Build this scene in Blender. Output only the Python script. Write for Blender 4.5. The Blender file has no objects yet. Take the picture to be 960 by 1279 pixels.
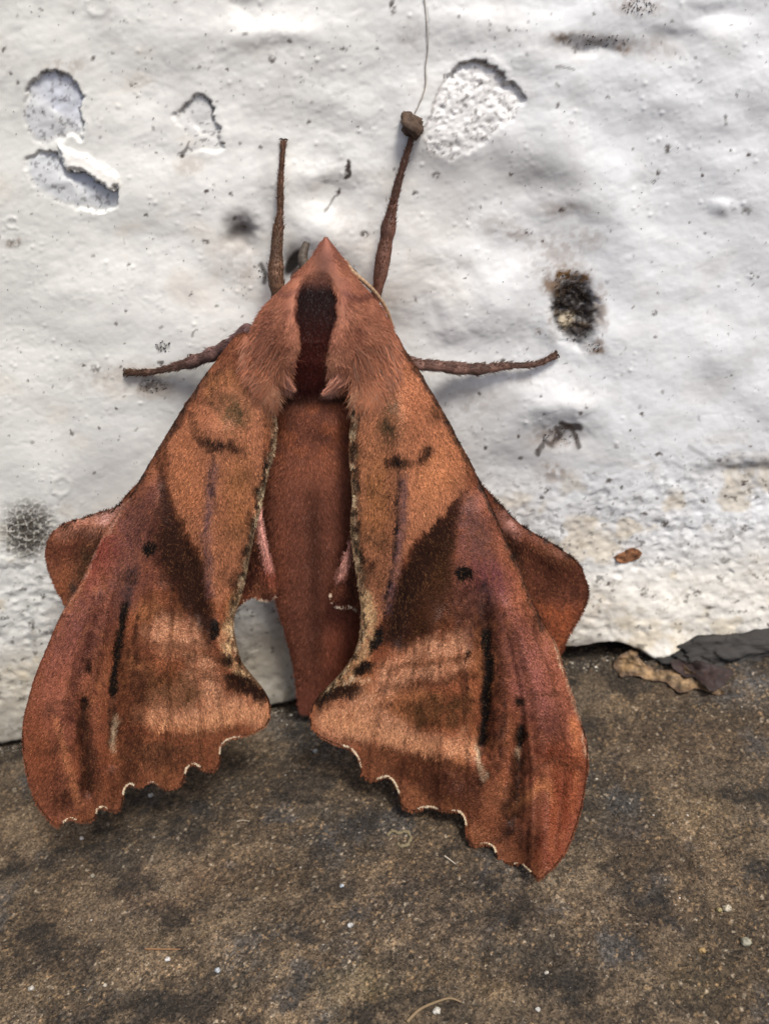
import bpy, math, random
import numpy as np
from mathutils import Matrix, Vector

rng = np.random.default_rng(7)
random.seed(7)
S = bpy.context.scene
COL = S.collection

# ------------------------------------------------------------------ camera
MM = 0.001
PITCH, ROLL = math.radians(33.0), math.radians(8.4)
FPX = 1108.0                       # focal length in pixels of the 960x1279 picture
D = 0.110                          # camera to wall
Fv = np.array([0, math.cos(PITCH), -math.sin(PITCH)])
R0 = np.array([1.0, 0, 0]); U0 = np.array([0, math.sin(PITCH), math.cos(PITCH)])
Rv = math.cos(ROLL)*R0 - math.sin(ROLL)*U0
Uv = math.sin(ROLL)*R0 + math.cos(ROLL)*U0
def ray(px, py):
    px = np.asarray(px, float); py = np.asarray(py, float)
    return Fv + ((px-480)/FPX)[..., None]*Rv - ((py-639.5)/FPX)[..., None]*Uv
_d = ray(480, 864)
H = -_d[2]/_d[1]*D
CAM = np.array([0, -D, H])
def W(px, py, h):
    """point h millimetres in front of the wall plane"""
    d = ray(px, py); t = (-np.asarray(h, float)*MM - CAM[1])/d[..., 1]
    return CAM + t[..., None]*d
def G(px, py, z=0.0):
    """point z millimetres above the ground"""
    d = ray(px, py); t = (np.asarray(z, float)*MM - CAM[2])/d[..., 2]
    return CAM + t[..., None]*d
def proj(P):
    v = P - CAM; t = v @ Fv
    t = np.maximum(t, 0.01)
    return 480 + FPX*(v @ Rv)/t, 639.5 - FPX*(v @ Uv)/t

cam = bpy.data.cameras.new('camera'); co = bpy.data.objects.new('camera', cam); COL.objects.link(co)
m3 = Matrix(((Rv[0], Uv[0], -Fv[0]), (Rv[1], Uv[1], -Fv[1]), (Rv[2], Uv[2], -Fv[2])))
co.matrix_world = Matrix.Translation(Vector(CAM)) @ m3.to_4x4()
cam.sensor_fit = 'VERTICAL'; cam.sensor_height = 4.8; cam.sensor_width = 3.6
cam.lens = 4.8*FPX/1279
cam.clip_start = 0.005; cam.clip_end = 100
cam.dof.use_dof = True; cam.dof.focus_distance = 0.112; cam.dof.aperture_fstop = 3.8
S.camera = co

# ------------------------------------------------------------------ light
SUN_EL, SUN_AZ = math.radians(60), math.radians(38)   # azimuth: from straight out of the wall towards +x
world = bpy.data.worlds.new('World'); S.world = world; world.use_nodes = True
nt = world.node_tree; nt.nodes.clear()
wo = nt.nodes.new('ShaderNodeOutputWorld'); bg = nt.nodes.new('ShaderNodeBackground')
sky = nt.nodes.new('ShaderNodeTexSky'); sky.sky_type = 'NISHITA'; sky.sun_disc = False
sky.sun_elevation = SUN_EL
sky.air_density = 0.7; sky.dust_density = 4.0; sky.ozone_density = 0.6
to_sun = Vector((math.sin(SUN_AZ)*math.cos(SUN_EL), -math.cos(SUN_AZ)*math.cos(SUN_EL), math.sin(SUN_EL)))
sky.sun_rotation = math.atan2(to_sun.x, to_sun.y)
bg.inputs['Strength'].default_value = 0.10
nt.links.new(sky.outputs[0], bg.inputs[0]); nt.links.new(bg.outputs[0], wo.inputs[0])
sl = bpy.data.lights.new('sun', 'SUN'); sl.energy = 2.5; sl.angle = math.radians(14); sl.color = (1.0, 0.94, 0.87)
so = bpy.data.objects.new('sun', sl); COL.objects.link(so)
so.rotation_euler = to_sun.to_track_quat('Z', 'Y').to_euler(); so.location = (0.3, -0.4, 0.6)
S.view_settings.view_transform = 'Standard'; S.view_settings.look = 'None'
S.view_settings.exposure = 0.48; S.view_settings.gamma = 1; S.view_settings.use_curve_mapping = False

# ------------------------------------------------------------------ numpy helpers
def _hash(ix, iy, seed):
    h = (ix.astype(np.int64)*374761393 + iy.astype(np.int64)*668265263 + seed*974634777) & 0xffffffff
    h = ((h ^ (h >> 13))*1274126177) & 0xffffffff
    h = ((h ^ (h >> 16))*2246822519) & 0xffffffff
    return ((h ^ (h >> 15)) & 0xffffff)/float(0xffffff)
def vn(x, y, seed=0):
    ix = np.floor(x); iy = np.floor(y); fx = x-ix; fy = y-iy
    fx = fx*fx*fx*(fx*(fx*6-15)+10); fy = fy*fy*fy*(fy*(fy*6-15)+10)
    a = _hash(ix, iy, seed); b = _hash(ix+1, iy, seed); c = _hash(ix, iy+1, seed); d = _hash(ix+1, iy+1, seed)
    return (a*(1-fx)+b*fx)*(1-fy)+(c*(1-fx)+d*fx)*fy
def fbm(x, y, seed=0, oct=4, gain=0.5):
    s = 0; a = 1; n = 0
    ca, sa = math.cos(0.6), math.sin(0.6)
    for i in range(oct):
        s = s + a*(vn(x, y, seed+i*17)*2-1); n += a; a *= gain
        x, y = (x*ca - y*sa)*2.03+5.2, (x*sa + y*ca)*2.03+1.7
    return s/n
def worley(x, y, seed=0):
    """nearest distance, second distance, random id of nearest"""
    ix = np.floor(x); iy = np.floor(y)
    d1 = np.full(x.shape, 9.0); d2 = np.full(x.shape, 9.0); idr = np.zeros(x.shape)
    for dx in (-1, 0, 1):
        for dy in (-1, 0, 1):
            jx = ix+dx; jy = iy+dy
            cx = jx+_hash(jx, jy, seed); cy = jy+_hash(jx, jy, seed+91)
            d = np.hypot(x-cx, y-cy); r = _hash(jx, jy, seed+173)
            near = d < d1
            d2 = np.where(near, d1, np.minimum(d2, d)); idr = np.where(near, r, idr); d1 = np.where(near, d, d1)
    return d1, d2, idr
def sst(a, b, x):
    t = np.clip((x-a)/(b-a), 0, 1); return t*t*(3-2*t)
def lin(c):
    c = np.asarray(c, float)/255.0
    return np.where(c <= 0.04045, c/12.92, ((c+0.055)/1.055)**2.4)
def pdist(X, Y, pts, closed=False):
    pts = np.asarray(pts, float); n = len(pts); best = np.full(X.shape, 1e9)
    for i in range(n if closed else n-1):
        a = pts[i]; b = pts[(i+1) % n]; ab = b-a; L = ab @ ab + 1e-9
        t = np.clip(((X-a[0])*ab[0]+(Y-a[1])*ab[1])/L, 0, 1)
        best = np.minimum(best, np.hypot(X-a[0]-t*ab[0], Y-a[1]-t*ab[1]))
    return best
def inside(X, Y, pts):
    pts = np.asarray(pts, float); n = len(pts); r = np.zeros(X.shape, bool)
    for i in range(n):
        x1, y1 = pts[i]; x2, y2 = pts[(i+1) % n]
        if y1 == y2: continue
        r ^= ((y1 > Y) != (y2 > Y)) & (X < (x2-x1)*(Y-y1)/(y2-y1)+x1)
    return r
def sdist(X, Y, pts):
    """positive inside"""
    d = pdist(X, Y, pts, True); return np.where(inside(X, Y, pts), d, -d)
def blob(X, Y, cx, cy, rx, ry=None, ang=0, soft=0.5):
    """1 in the middle, 0 outside the ellipse"""
    ry = rx if ry is None else ry
    a = math.radians(ang); c, s = math.cos(a), math.sin(a)
    u = ((X-cx)*c+(Y-cy)*s)/rx; v = (-(X-cx)*s+(Y-cy)*c)/ry
    return 1-sst(1-soft, 1+soft, np.hypot(u, v))
def line(X, Y, pts, w, soft=0.5):
    d = pdist(X, Y, pts)/w; return 1-sst(1-soft, 1+soft, d)
def mixc(c, new, m, is_lin=False):
    new = np.asarray(new, float) if is_lin else lin(new)
    m = np.clip(np.asarray(m, float), 0, 1)[..., None]
    return c*(1-m) + new*m
def catmull(pts, per=8, closed=False):
    P = np.asarray(pts, float); n = len(P); out = []
    rngi = range(n) if closed else range(n-1)
    for i in rngi:
        if closed: p0, p1, p2, p3 = P[(i-1) % n], P[i], P[(i+1) % n], P[(i+2) % n]
        else: p0, p1, p2, p3 = P[max(i-1, 0)], P[i], P[i+1], P[min(i+2, n-1)]
        for k in range(per):
            t = k/per
            out.append(0.5*((2*p1)+(-p0+p2)*t+(2*p0-5*p1+4*p2-p3)*t*t+(-p0+3*p1-3*p2+p3)*t**3))
    if not closed: out.append(P[-1])
    return np.array(out)
def rbf(ctrl):
    """smooth field through (x, y, value) control points, thin-plate"""
    C = np.asarray(ctrl, float); n = len(C); xy = C[:, :2]/100
    def phi(r): return r*r*np.log(r+1e-6)
    A = phi(np.hypot(xy[:, None, 0]-xy[None, :, 0], xy[:, None, 1]-xy[None, :, 1])) + np.eye(n)*0.02
    Pm = np.c_[np.ones(n), xy]
    M = np.block([[A, Pm], [Pm.T, np.zeros((3, 3))]])
    w = np.linalg.solve(M, np.r_[C[:, 2], 0, 0, 0])
    def f(X, Y):
        x = np.asarray(X, float)/100; y = np.asarray(Y, float)/100
        r = w[n]+w[n+1]*x+w[n+2]*y
        for i in range(n): r = r + w[i]*phi(np.hypot(x-xy[i, 0], y-xy[i, 1]))
        return r
    return f

# ------------------------------------------------------------------ mesh helpers
def link_mesh(name, V, faces, mat, parent=None, col=None, smooth=True, k=4):
    """V (n,3) metres; faces (m,k) ints"""
    V = np.asarray(V, np.float32); faces = np.asarray(faces, np.int32)
    me = bpy.data.meshes.new(name)
    me.vertices.add(len(V)); me.vertices.foreach_set('co', V.ravel())
    me.loops.add(faces.size); me.loops.foreach_set('vertex_index', faces.ravel())
    me.polygons.add(len(faces)); me.polygons.foreach_set('loop_start', np.arange(0, faces.size, faces.shape[1], dtype=np.int32))
    me.polygons.foreach_set('loop_total', np.full(len(faces), faces.shape[1], np.int32))
    me.update(calc_edges=True)
    if smooth: me.polygons.foreach_set('use_smooth', np.ones(len(faces), bool))
    if col is not None:
        a = me.color_attributes.new('Col', 'FLOAT_COLOR', 'POINT')
        c = np.ones((len(V), 4), np.float32); c[:, :3] = np.clip(col, 0, 1); a.data.foreach_set('color', c.ravel())
    me.materials.append(mat)
    me.validate()
    o = bpy.data.objects.new(name, me); COL.objects.link(o)
    if parent: o.parent = parent
    return o
def grid_faces(nr, nc, wrap=False):
    r = np.arange(nr-1)[:, None]; c = np.arange(nc if wrap else nc-1)[None, :]
    a = r*nc+c; b = r*nc+(c+1) % nc
    return np.stack([a, b, b+nc, a+nc], -1).reshape(-1, 4)
def tag(o, label=None, cat=None, group=None, kind=None):
    if label: o['label'] = label
    if cat: o['category'] = cat
    if group: o['group'] = group
    if kind: o['kind'] = kind
    return o
def tube(path, rad, n=10, closed_ends=True):
    """path (m,3) metres, rad (m,) metres -> V, F (quads)"""
    P = np.asarray(path, float); m = len(P); T = np.gradient(P, axis=0); T /= np.linalg.norm(T, axis=1)[:, None]
    up = np.array([0.13, -0.9, 0.41]); V = []
    for i in range(m):
        a = np.cross(T[i], up); a /= np.linalg.norm(a); b = np.cross(a, T[i])
        for k in range(n):
            th = 2*math.pi*k/n; V.append(P[i]+rad[i]*(a*math.cos(th)+b*math.sin(th)))
    F = grid_faces(m, n, True).tolist()
    if closed_ends:
        V.append(P[0]); V.append(P[-1]); c0 = len(V)-2; c1 = len(V)-1
        for k in range(0, n, 2):
            F.append([c0, (k+2) % n, (k+1) % n, k])
            F.append([c1, (m-1)*n+k, (m-1)*n+(k+1) % n, (m-1)*n+(k+2) % n])
    return np.array(V), np.array(F)

# ------------------------------------------------------------------ materials
def new_mat(name):
    m = bpy.data.materials.new(name); m.use_nodes = True; t = m.node_tree
    return m, t, t.nodes['Principled BSDF']
def node(t, typ, **kw):
    n = t.nodes.new(typ)
    for k, v in kw.items():
        if k in n.inputs: n.inputs[k].default_value = v
        else: setattr(n, k, v)
    return n
def vc_mat(name, rough=0.7, noise=0.0, nscale=3000, bump=0.0, bscale=3000, bdist=0.0001, spec=0.5, sheen=0.0, sheen_col=(1, .6, .4, 1), detail=3, mottle=0):
    m, t, b = new_mat(name)
    a = node(t, 'ShaderNodeVertexColor', layer_name='Col')
    tc = node(t, 'ShaderNodeTexCoord')
    b.inputs['Roughness'].default_value = rough
    b.inputs['Specular IOR Level'].default_value = spec
    b.inputs['Sheen Weight'].default_value = sheen; b.inputs['Sheen Tint'].default_value = sheen_col
    b.inputs['Sheen Roughness'].default_value = 0.4
    out = a.outputs[0]
    if noise:
        n = node(t, 'ShaderNodeTexNoise', Scale=nscale, Detail=detail, Roughness=0.65); t.links.new(tc.outputs['Object'], n.inputs['Vector'])
        r = node(t, 'ShaderNodeMapRange'); t.links.new(n.outputs[0], r.inputs[0])
        r.inputs[1].default_value = 0.25; r.inputs[2].default_value = 0.75
        r.inputs[3].default_value = 1-noise; r.inputs[4].default_value = 1+noise
        mx = node(t, 'ShaderNodeVectorMath', operation='SCALE'); t.links.new(out, mx.inputs[0]); t.links.new(r.outputs[0], mx.inputs['Scale'])
        out = mx.outputs[0]
    t.links.new(out, b.inputs['Base Color'])
    if bump:
        n = node(t, 'ShaderNodeTexNoise', Scale=bscale, Detail=4.0, Roughness=0.6); t.links.new(tc.outputs['Object'], n.inputs['Vector'])
        bu = node(t, 'ShaderNodeBump', Strength=bump, Distance=bdist); t.links.new(n.outputs[0], bu.inputs['Height'])
        t.links.new(bu.outputs[0], b.inputs['Normal'])
    return m, t, b
# ------------------------------------------------------------------ the white wall
PEEL1 = [(30,122),(38,104),(50,92),(66,88),(82,92),(94,106),(104,122),(101,140),(105,160),(99,176),(88,170),(74,176),(58,182),(42,176),(30,160),(26,140)]
PEEL2 = [(31,196),(48,190),(70,191),(78,204),(84,214),(100,214),(112,220),(126,228),(138,238),(146,230),(147,250),(140,264),(112,264),(84,258),(58,246),(40,232),(31,214)]
FLAP = [(73,180),(86,186),(104,194),(124,204),(142,216),(152,228),(144,236),(138,236),(126,226),(112,218),(100,211),(84,212),(79,203)]
PEEL3 = [(216,146),(228,134),(246,118),(262,123),(268,142),(274,162),(280,186),(264,192),(248,186),(236,192),(232,186),(236,168),(224,160)]
PEEL4 = [(572,80),(588,76),(606,77),(624,88),(634,102),(650,112),(656,126),(640,150),(622,164),(604,180),(588,192),(562,198),(540,192),(528,176),(532,150),(544,120),(556,96)]
BUBBLES = [(15,278,8), (77,607,13), (122,6,15)]
PITS = [(300,292,17,20,1.3), (672,232,34,22,.55), (742,62,52,10,.4), (852,52,40,22,.5), (700,545,42,16,.8), (310,10,26,20,.5),
        (640,580,60,26,.4), (930,588,40,9,.6), (560,440,34,26,.5), (505,395,40,60,.35), (895,20,50,12,.3), (372,150,60,26,.3), (420,250,34,40,.5)]
LUMPS = [(400,285,30,36,1.0), (612,380,60,50,.8), (400,215,60,18,.4), (560,515,60,80,.7), (700,505,60,20,.6), (760,420,26,30,.4), (730,250,80,40,.4), (620,30,100,24,.4), (780,300,30,60,.4),
         (560,380,28,60,.6), (340,40,70,18,.4), (820,760,120,34,.8), (905,262,16,12,.4), (200,235,120,40,.3)]
LIP = [(-300,974),(0,934),(60,922),(130,914),(200,905),(270,897),(345,884),(380,872),(450,858),(560,838),(640,824),(700,806),(740,800),(770,800),(795,806),(812,818),(832,826),(852,818),(872,806),(900,796),(960,789),(1300,740)]

def wall_height(X, Y):
    """relief of the paint in mm, X, Y are the places of the wall points in photo units"""
    wx = X + 7*fbm(X/26, Y/26, 3, 3); wy = Y + 7*fbm(X/26+9, Y/26, 4, 3)
    puff = blob(X, Y, 500, 330, 330, 260, 0, .9); h = .7*fbm(X/180, Y/140, 11, 2) + (.10+.26*puff)*fbm(X/70, Y/60, 12, 2) + .035*fbm(X/17, Y/14, 13, 3) + .017*fbm(X/6, Y/5, 14, 4, .65) - .022*sst(.12, 0, np.abs(fbm(X/55, Y/45, 17, 4, .6)))*sst(0, .3, fbm(X/90, Y/90, 18, 2)+.15) + .035*np.abs(fbm(X/24, Y/16, 19, 3))
    smooth_r = sst(450, 700, X)*sst(620, 500, Y)
    h += .25*smooth_r*fbm(X/75, Y/55, 15, 2)
    # brushed ridges
    h += .015*fbm((X-Y*.4)/60, (Y+X*.4)/7, 16, 3)
    # grit under the paint
    for sc, thr, amp, sd in ((9, .28, .035, 21), (6, .25, .035, 22), (19, .15, .08, 23)):
        d1, d2, i = worley(X/sc, Y/sc, sd); keep = (i > .84)*sst(-.15, .25, fbm(X/60, Y/50, 24, 2))
        h += amp*keep*np.exp(-(d1/thr*1.3)**2)*(.5+i)
    for cx, cy, rx, ry, a in PITS:
        h -= a*np.exp(-(((wx-cx)/rx)**2+((wy-cy)/ry)**2)*1.1)
    for cx, cy, rx, ry, a in LUMPS:
        h += a*np.exp(-(((wx-cx)/rx)**2+((wy-cy)/ry)**2)*1.2)
    for cx, cy, r in BUBBLES:
        d = np.hypot(X-cx, Y-cy)/r; h += .08*np.exp(-((d-.85)/.25)**2) - .03*np.exp(-(d/.6)**2)
    # rough lower band of plaster
    low = sst(570, 690, Y-.12*(480-X)+35*fbm(X/70, Y/50, 31, 3))
    d1, d2, i = worley(X/15, Y/11, 32)
    h += low*(.22*fbm(X/22, Y/17, 33, 3, .55) - .14*np.exp(-(d1/.35)**2)*(i > .6) + .04*fbm(X/6, Y/5, 34, 2))
    # mould patch on the left
    m = blob(X, Y, 36, 662, 34, 34, 0, .5); d1, d2, i = worley(X/9, Y/9, 41); h += m*(.18*sst(.3, .0, d2-d1)-.15)
    # hole with the egg mass
    m = blob(wx+5*fbm(X/8, Y/8, 43, 3), wy, 718, 388, 25, 38, -12, .5); h -= .8*m; h += m*(.8*fbm(X/9, Y/9, 42, 4, .7)+.2)
    h += .12*np.exp(-((np.hypot((wx-718)/27, (wy-388)/40)-1.3)/.3)**2)
    # flaked paint: sharp rim to the top and right, the old surface inside
    rx = X + 5.5*fbm(X/8, Y/8, 51, 4, .6); ry = Y + 5.5*fbm(X/8, Y/8, 52, 4, .6)
    for poly, dep in ((PEEL1, .55), (PEEL2, .75), (PEEL3, .38)):
        near = (X > min(p[0] for p in poly)-30) & (X < max(p[0] for p in poly)+30) & (Y > min(p[1] for p in poly)-30) & (Y < max(p[1] for p in poly)+30)
        s = np.full(X.shape, -99.); s[near] = sdist(rx[near], ry[near], poly)
        cx = np.mean([p[0] for p in poly]); cy = np.mean([p[1] for p in poly])
        side = sst(-.9, .5, ((X-cx)*.75-(Y-cy)*.66)/np.maximum(np.hypot(X-cx, Y-cy), 1))
        h -= dep*sst(-.8, 1.6, s)*(.10+.85*side*np.exp(-np.maximum(s, 0)/30)+.12*fbm(X/12, Y/12, 53, 3))
        h += .05*np.exp(-((s+4)/4.5)**2)*side
    near = (X > 40) & (X < 190) & (Y > 150) & (Y < 270)
    s = np.full(X.shape, -99.); s[near] = sdist(rx[near], ry[near], FLAP); h += .5*sst(-1.5, 2.5, s)
    near = (X > 490) & (X < 700) & (Y > 40) & (Y < 230)
    s = np.full(X.shape, -99.); s[near] = sdist(rx[near], ry[near], PEEL4)
    top = sst(.1, .9, ((X-595)*.35-(Y-135)*.93)/np.maximum(np.hypot(X-595, Y-135), 1))
    d1, d2, i = worley(X/8, Y/8, 55)
    h -= sst(-1, 4, s)*(.12+.65*top*np.exp(-np.maximum(s, 0)/12)); h += sst(-3, 6, s)*(.20*fbm(X/9, Y/9, 54, 4, .65)-.16*(i > .7)*np.exp(-(d1/.3)**2))
    h += .08*np.exp(-((s+5)/5)**2)*top
    return h

SPECKS = [(154,27,5,3),(22,103,3,3),(167,107,6,3),(190,72,2,2),(226,193,5,4),(104,231,5,3),(427,60,4,4),(432,61,2,3),(377,100,4,5),(340,74,6,5),(434,212,4,10),(424,240,6,3),
  (288,240,4,4),(256,301,6,4),(183,268,3,3),(455,291,6,5),(720,64,5,5.5),(490,8,5,12),(742,18,2,2),(697,132,3,4),(834,186,6,6),(822,216,2,5),(817,228,4,4),(933,264,8,6),(518,242,5,5),
  (545,218,6,5),(638,218,5,4),(580,345,2,2),(792,186,2,2),(810,175,2,2),(851,73,2,2),(205,433,8,7),(191,480,20,10),(104,456,5,3),(120,461,8,7),(90,540,4,4),(278,362,4,3),(320,333,3,3),(329,344,3,4),
  (160,330,2,2),(158,388,2,3),(817,391,4,4),(801,517,4,3),(822,568,5,4),(730,505,3,4),(723,514,3,4),(683,612,6,5),(675,622,4,5),(650,573,4,3),(606,558,3,3),(598,490,3,3),(628,450,5,3),(672,416,5,3),(905,150,3,8),
  (940,345,3,5),(660,290,6,5),(700,262,5,4),(640,190,2,2),(555,95,2,3),(577,146,3,3),(565,130,3,3),(470,60,2,2),(300,180,2,2),(386,152,3,3),(447,158,2,2),(130,100,2,2),(5,62,4,5),(12,92,3,3),(18,304,12,6),(55,745,4,4),(40,780,5,8),(100,700,3,3),
  (830,655,6,6),(905,700,8,5),(870,740,6,4),(760,730,6,4),(930,660,7,5),(805,642,5,4),(880,625,6,4),(760,600,5,4)]
BROWNSPOTS = [(707,342,11,7,1.),(728,348,9,7,.8),(701,363,9,10,.9),(686,356,12,12,.6),(715,352,26,18,.5),(750,386,8,26,.45),(690,400,6,20,.4),(742,436,12,7,.6),(748,426,6,5,.4),(732,372,6,4,.4),(670,412,6,3,.5),(712,337,8,4,.35),(797,8,30,14,.45),(690,548,30,14,.45),(192,482,26,13,.4),(700,262,26,10,.3),(645,292,14,8,.3),
  (510,50,14,30,.12),(18,302,14,6,.35),(700,45,14,6,.5),(780,62,10,7,.55),(745,50,50,10,.25),(880,800,70,16,.4),(40,860,60,40,.3),(720,760,60,30,.3),(690,320,34,30,.35),(650,470,26,12,.25),(640,640,30,16,.3),(300,330,34,26,.2),(440,290,30,40,.16),(730,300,24,14,.3),(620,280,24,12,.25),(150,470,60,20,.22),(690,590,20,12,.5),(480,390,30,40,.16),(820,60,30,14,.25),(80,84,30,10,.3),(240,205,20,12,.25),(560,600,40,20,.2),(120,780,40,30,.2),(560,510,50,50,.12),(340,830,40,50,.25),(600,500,30,20,.15),(795,640,60,20,.12)]
def wall_colour(X, Y, hgt):
    c = np.broadcast_to(lin((244, 245, 240)), X.shape+(3,)).copy()
    wx = X + 5*fbm(X/14, Y/14, 61, 3); wy = Y + 5*fbm(X/14, Y/14, 62, 3)
    c = mixc(c, (216, 218, 214), sst(-.2, .6, fbm(X/110, Y/90, 63, 4))*.4)
    c = mixc(c, (226, 216, 198), sst(.15, .7, fbm(X/80, Y/60, 64, 4))*.35)
    c = mixc(c, (226, 232, 238), sst(300, 800, X)*.6)
    c = mixc(c, (205, 208, 200), sst(300, 0, X)*.35)  # brighter cool right and greyer left: light falloff painted into the wall
    # soft grey grime, plus shade painted in hollows and beside legs and head
    g = sst(.08, .6, fbm(X/45, Y/38, 65, 5, .6)); c = mixc(c, (170, 168, 165), g*.22)
    for cx, cy, rx, ry, k in ((660,215,60,34,.5),(560,220,50,30,.4),(700,250,60,30,.3),(850,60,60,26,.32),(740,60,60,14,.25),(300,290,20,24,.85),(420,250,34,40,.25),(620,110,24,24,.1),(500,390,26,40,.2),(630,560,70,50,.28),(350,145,50,24,.2),
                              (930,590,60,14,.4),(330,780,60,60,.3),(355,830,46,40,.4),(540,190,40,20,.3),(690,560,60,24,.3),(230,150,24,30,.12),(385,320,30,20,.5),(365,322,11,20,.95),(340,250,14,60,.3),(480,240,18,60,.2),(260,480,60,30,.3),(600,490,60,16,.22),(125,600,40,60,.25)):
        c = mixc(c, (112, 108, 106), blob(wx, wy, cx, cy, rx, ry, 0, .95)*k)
    for cx, cy, rx, ry, k in BROWNSPOTS:
        n = sst(-.25, .35, fbm(X/6, Y/6, 66, 3)+.1)
        c = mixc(c, (118, 88, 54), blob(wx, wy, cx, cy, rx, ry, 0, .7)*k*(.45+.9*n if rx < 15 else .3+.8*n))
    # rough bottom band
    low = sst(570, 690, Y-.12*(480-X)+35*fbm(X/70, Y/50, 31, 3))
    n = fbm(X/14, Y/11, 67, 5, .65)
    c = mixc(c, (132, 132, 132), low*sst(.1, .55, n)*.6)
    c = mixc(c, (200, 184, 150), low*sst(.15, .5, fbm(X/40, Y/30, 68, 4))*.5)
    c = mixc(c, (236, 226, 200), low*sst(700, 800, Y+.15*(X-480))*.4)
    c = mixc(c, (70, 66, 60), low*sst(.38, .6, fbm(X/9, Y/7, 69, 4, .6))*.7)
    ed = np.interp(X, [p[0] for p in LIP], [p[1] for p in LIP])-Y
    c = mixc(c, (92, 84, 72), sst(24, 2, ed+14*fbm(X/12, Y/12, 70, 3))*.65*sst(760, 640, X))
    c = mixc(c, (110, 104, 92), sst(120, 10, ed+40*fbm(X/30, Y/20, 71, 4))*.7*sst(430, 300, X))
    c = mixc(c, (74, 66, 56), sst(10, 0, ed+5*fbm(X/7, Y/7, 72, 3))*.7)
    # fine dirt dots
    for sc, thr, fr, sd, k in ((13, .08, .86, 81, .6), (24, .055, .70, 82, .8), (7, .10, .95, 83, .5), (40, .05, .6, 84, .95)):
        d1, d2, i = worley(wx/sc, wy/sc, sd)
        c = mixc(c, (64, 48, 38), (i > fr)*sst(-.2, .2, fbm(X/70, Y/60, sd+3, 2))*sst(thr*1.5, thr*.7, d1*(1+.4*fbm(X/4, Y/4, sd, 2)))*k*(.35+.65*_hash(np.floor(i*9999), i*0, sd)))
    for cx, cy, rx, ry in SPECKS:
        near = (np.abs(X-cx) < rx*3) & (np.abs(Y-cy) < ry*3)
        if not near.any(): continue
        xx, yy = X[near], Y[near]
        m = blob(xx+2.2*fbm(xx/4, yy/4, 85, 3), yy+2.2*fbm(xx/4+7, yy/4, 86, 3), cx, cy, rx*.8, ry*.8, 0, .5)
        k = (.55 if rx > 7 else .85)
        c[near] = mixc(c[near], (58, 44, 34), m*k*sst(-.5, .1, fbm(xx/3, yy/3, 87, 2)))
    # flaked patches show an older bluish coat
    rx = X + 5.5*fbm(X/8, Y/8, 51, 4, .6); ry = Y + 5.5*fbm(X/8, Y/8, 52, 4, .6)
    for poly, cc, k in ((PEEL1, (206, 212, 224), .85), (PEEL2, (176, 184, 198), .9), (PEEL3, (214, 216, 216), .6)):
        near = (X > min(p[0] for p in poly)-20) & (X < max(p[0] for p in poly)+20) & (Y > min(p[1] for p in poly)-20) & (Y < max(p[1] for p in poly)+20)
        s = np.full(X.shape, -99.); s[near] = sdist(rx[near], ry[near], poly)
        cx = np.mean([p[0] for p in poly]); cy = np.mean([p[1] for p in poly])
        side = sst(-.3, .7, ((X-cx)*.6-(Y-cy)*.75)/np.maximum(np.hypot(X-cx, Y-cy), 1))
        c = mixc(c, cc, sst(-1, 2+8*(1-side), s)*k*(.45+.55*side))
        c = mixc(c, (96, 92, 94), sst(0, 2, s)*sst(.25, .5, fbm(X/5, Y/5, 88, 3))*.6)
        c = mixc(c, (52, 40, 36), np.exp(-((s-.8)/1.5)**2)*side*(.1+.8*sst(-.3, .25, fbm(X/6, Y/6, 89, 3))))  # edge shadow painted along the upper right rim of each flake
    near = (X > 40) & (X < 190) & (Y > 150) & (Y < 270)
    s = np.full(X.shape, -99.); s[near] = sdist(rx[near], ry[near], FLAP); c = mixc(c, (246, 246, 240), sst(-1, 1, s))
    near = (X > 490) & (X < 700) & (Y > 40) & (Y < 230)
    s = np.full(X.shape, -99.); s[near] = sdist(rx[near], ry[near], PEEL4)
    c = mixc(c, (240, 240, 238), sst(-2, 5, s)*.8); c = mixc(c, (120, 116, 112), sst(-1, 3, s)*sst(.2, .55, fbm(X/6, Y/6, 90, 3, .6))*.7)
    c = mixc(c, (74, 60, 52), np.exp(-((s-.5)/2.4)**2)*sst(112, 92, Y)*sst(566, 576, X)*.9)  # shadow below the crater's top edge, painted as a dark rim
    c = mixc(c, (104, 92, 84), np.exp(-((s-.5)/2)**2)*sst(560, 540, X)*.5)
    c = mixc(c, (22, 18, 16), blob(X, Y, 367, 326, 8, 20, 32, .3)*.95)  # black shade of the gap between foreleg and antenna, painted on
    c = mixc(c, (70, 64, 56), blob(wx, wy, 300, 293, 12, 10, 20, .95)*.5)  # soft shade of the hollow left of the foreleg, painted in
    c = mixc(c, (40, 34, 28), line(X, Y, [(326,330),(332,342),(330,352)], 3, .7)*.8)
    # mould and egg mass
    d1, d2, i = worley(X/8.5, Y/8.5, 41)
    m = blob(wx, wy, 36, 662, 30, 31, 0, .6); c = mixc(c, (130, 124, 110), m*.6); c = mixc(c, (50, 45, 36), m*sst(.03, .2, d2-d1)*.85)
    m = blob(wx, wy, 718, 388, 28, 42, -12, .25); c = mixc(c, (34, 26, 22), m*.98)
    c = mixc(c, (110, 92, 70), m*sst(.25, .5, fbm(X/8, Y/8, 91, 3))*.4)
    c = mixc(c, (190, 176, 150), blob(wx, wy, 708, 400, 9, 9, 0, .5)*.6)
    wob = 3*fbm(X/10, Y/10, 92, 3)
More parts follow.
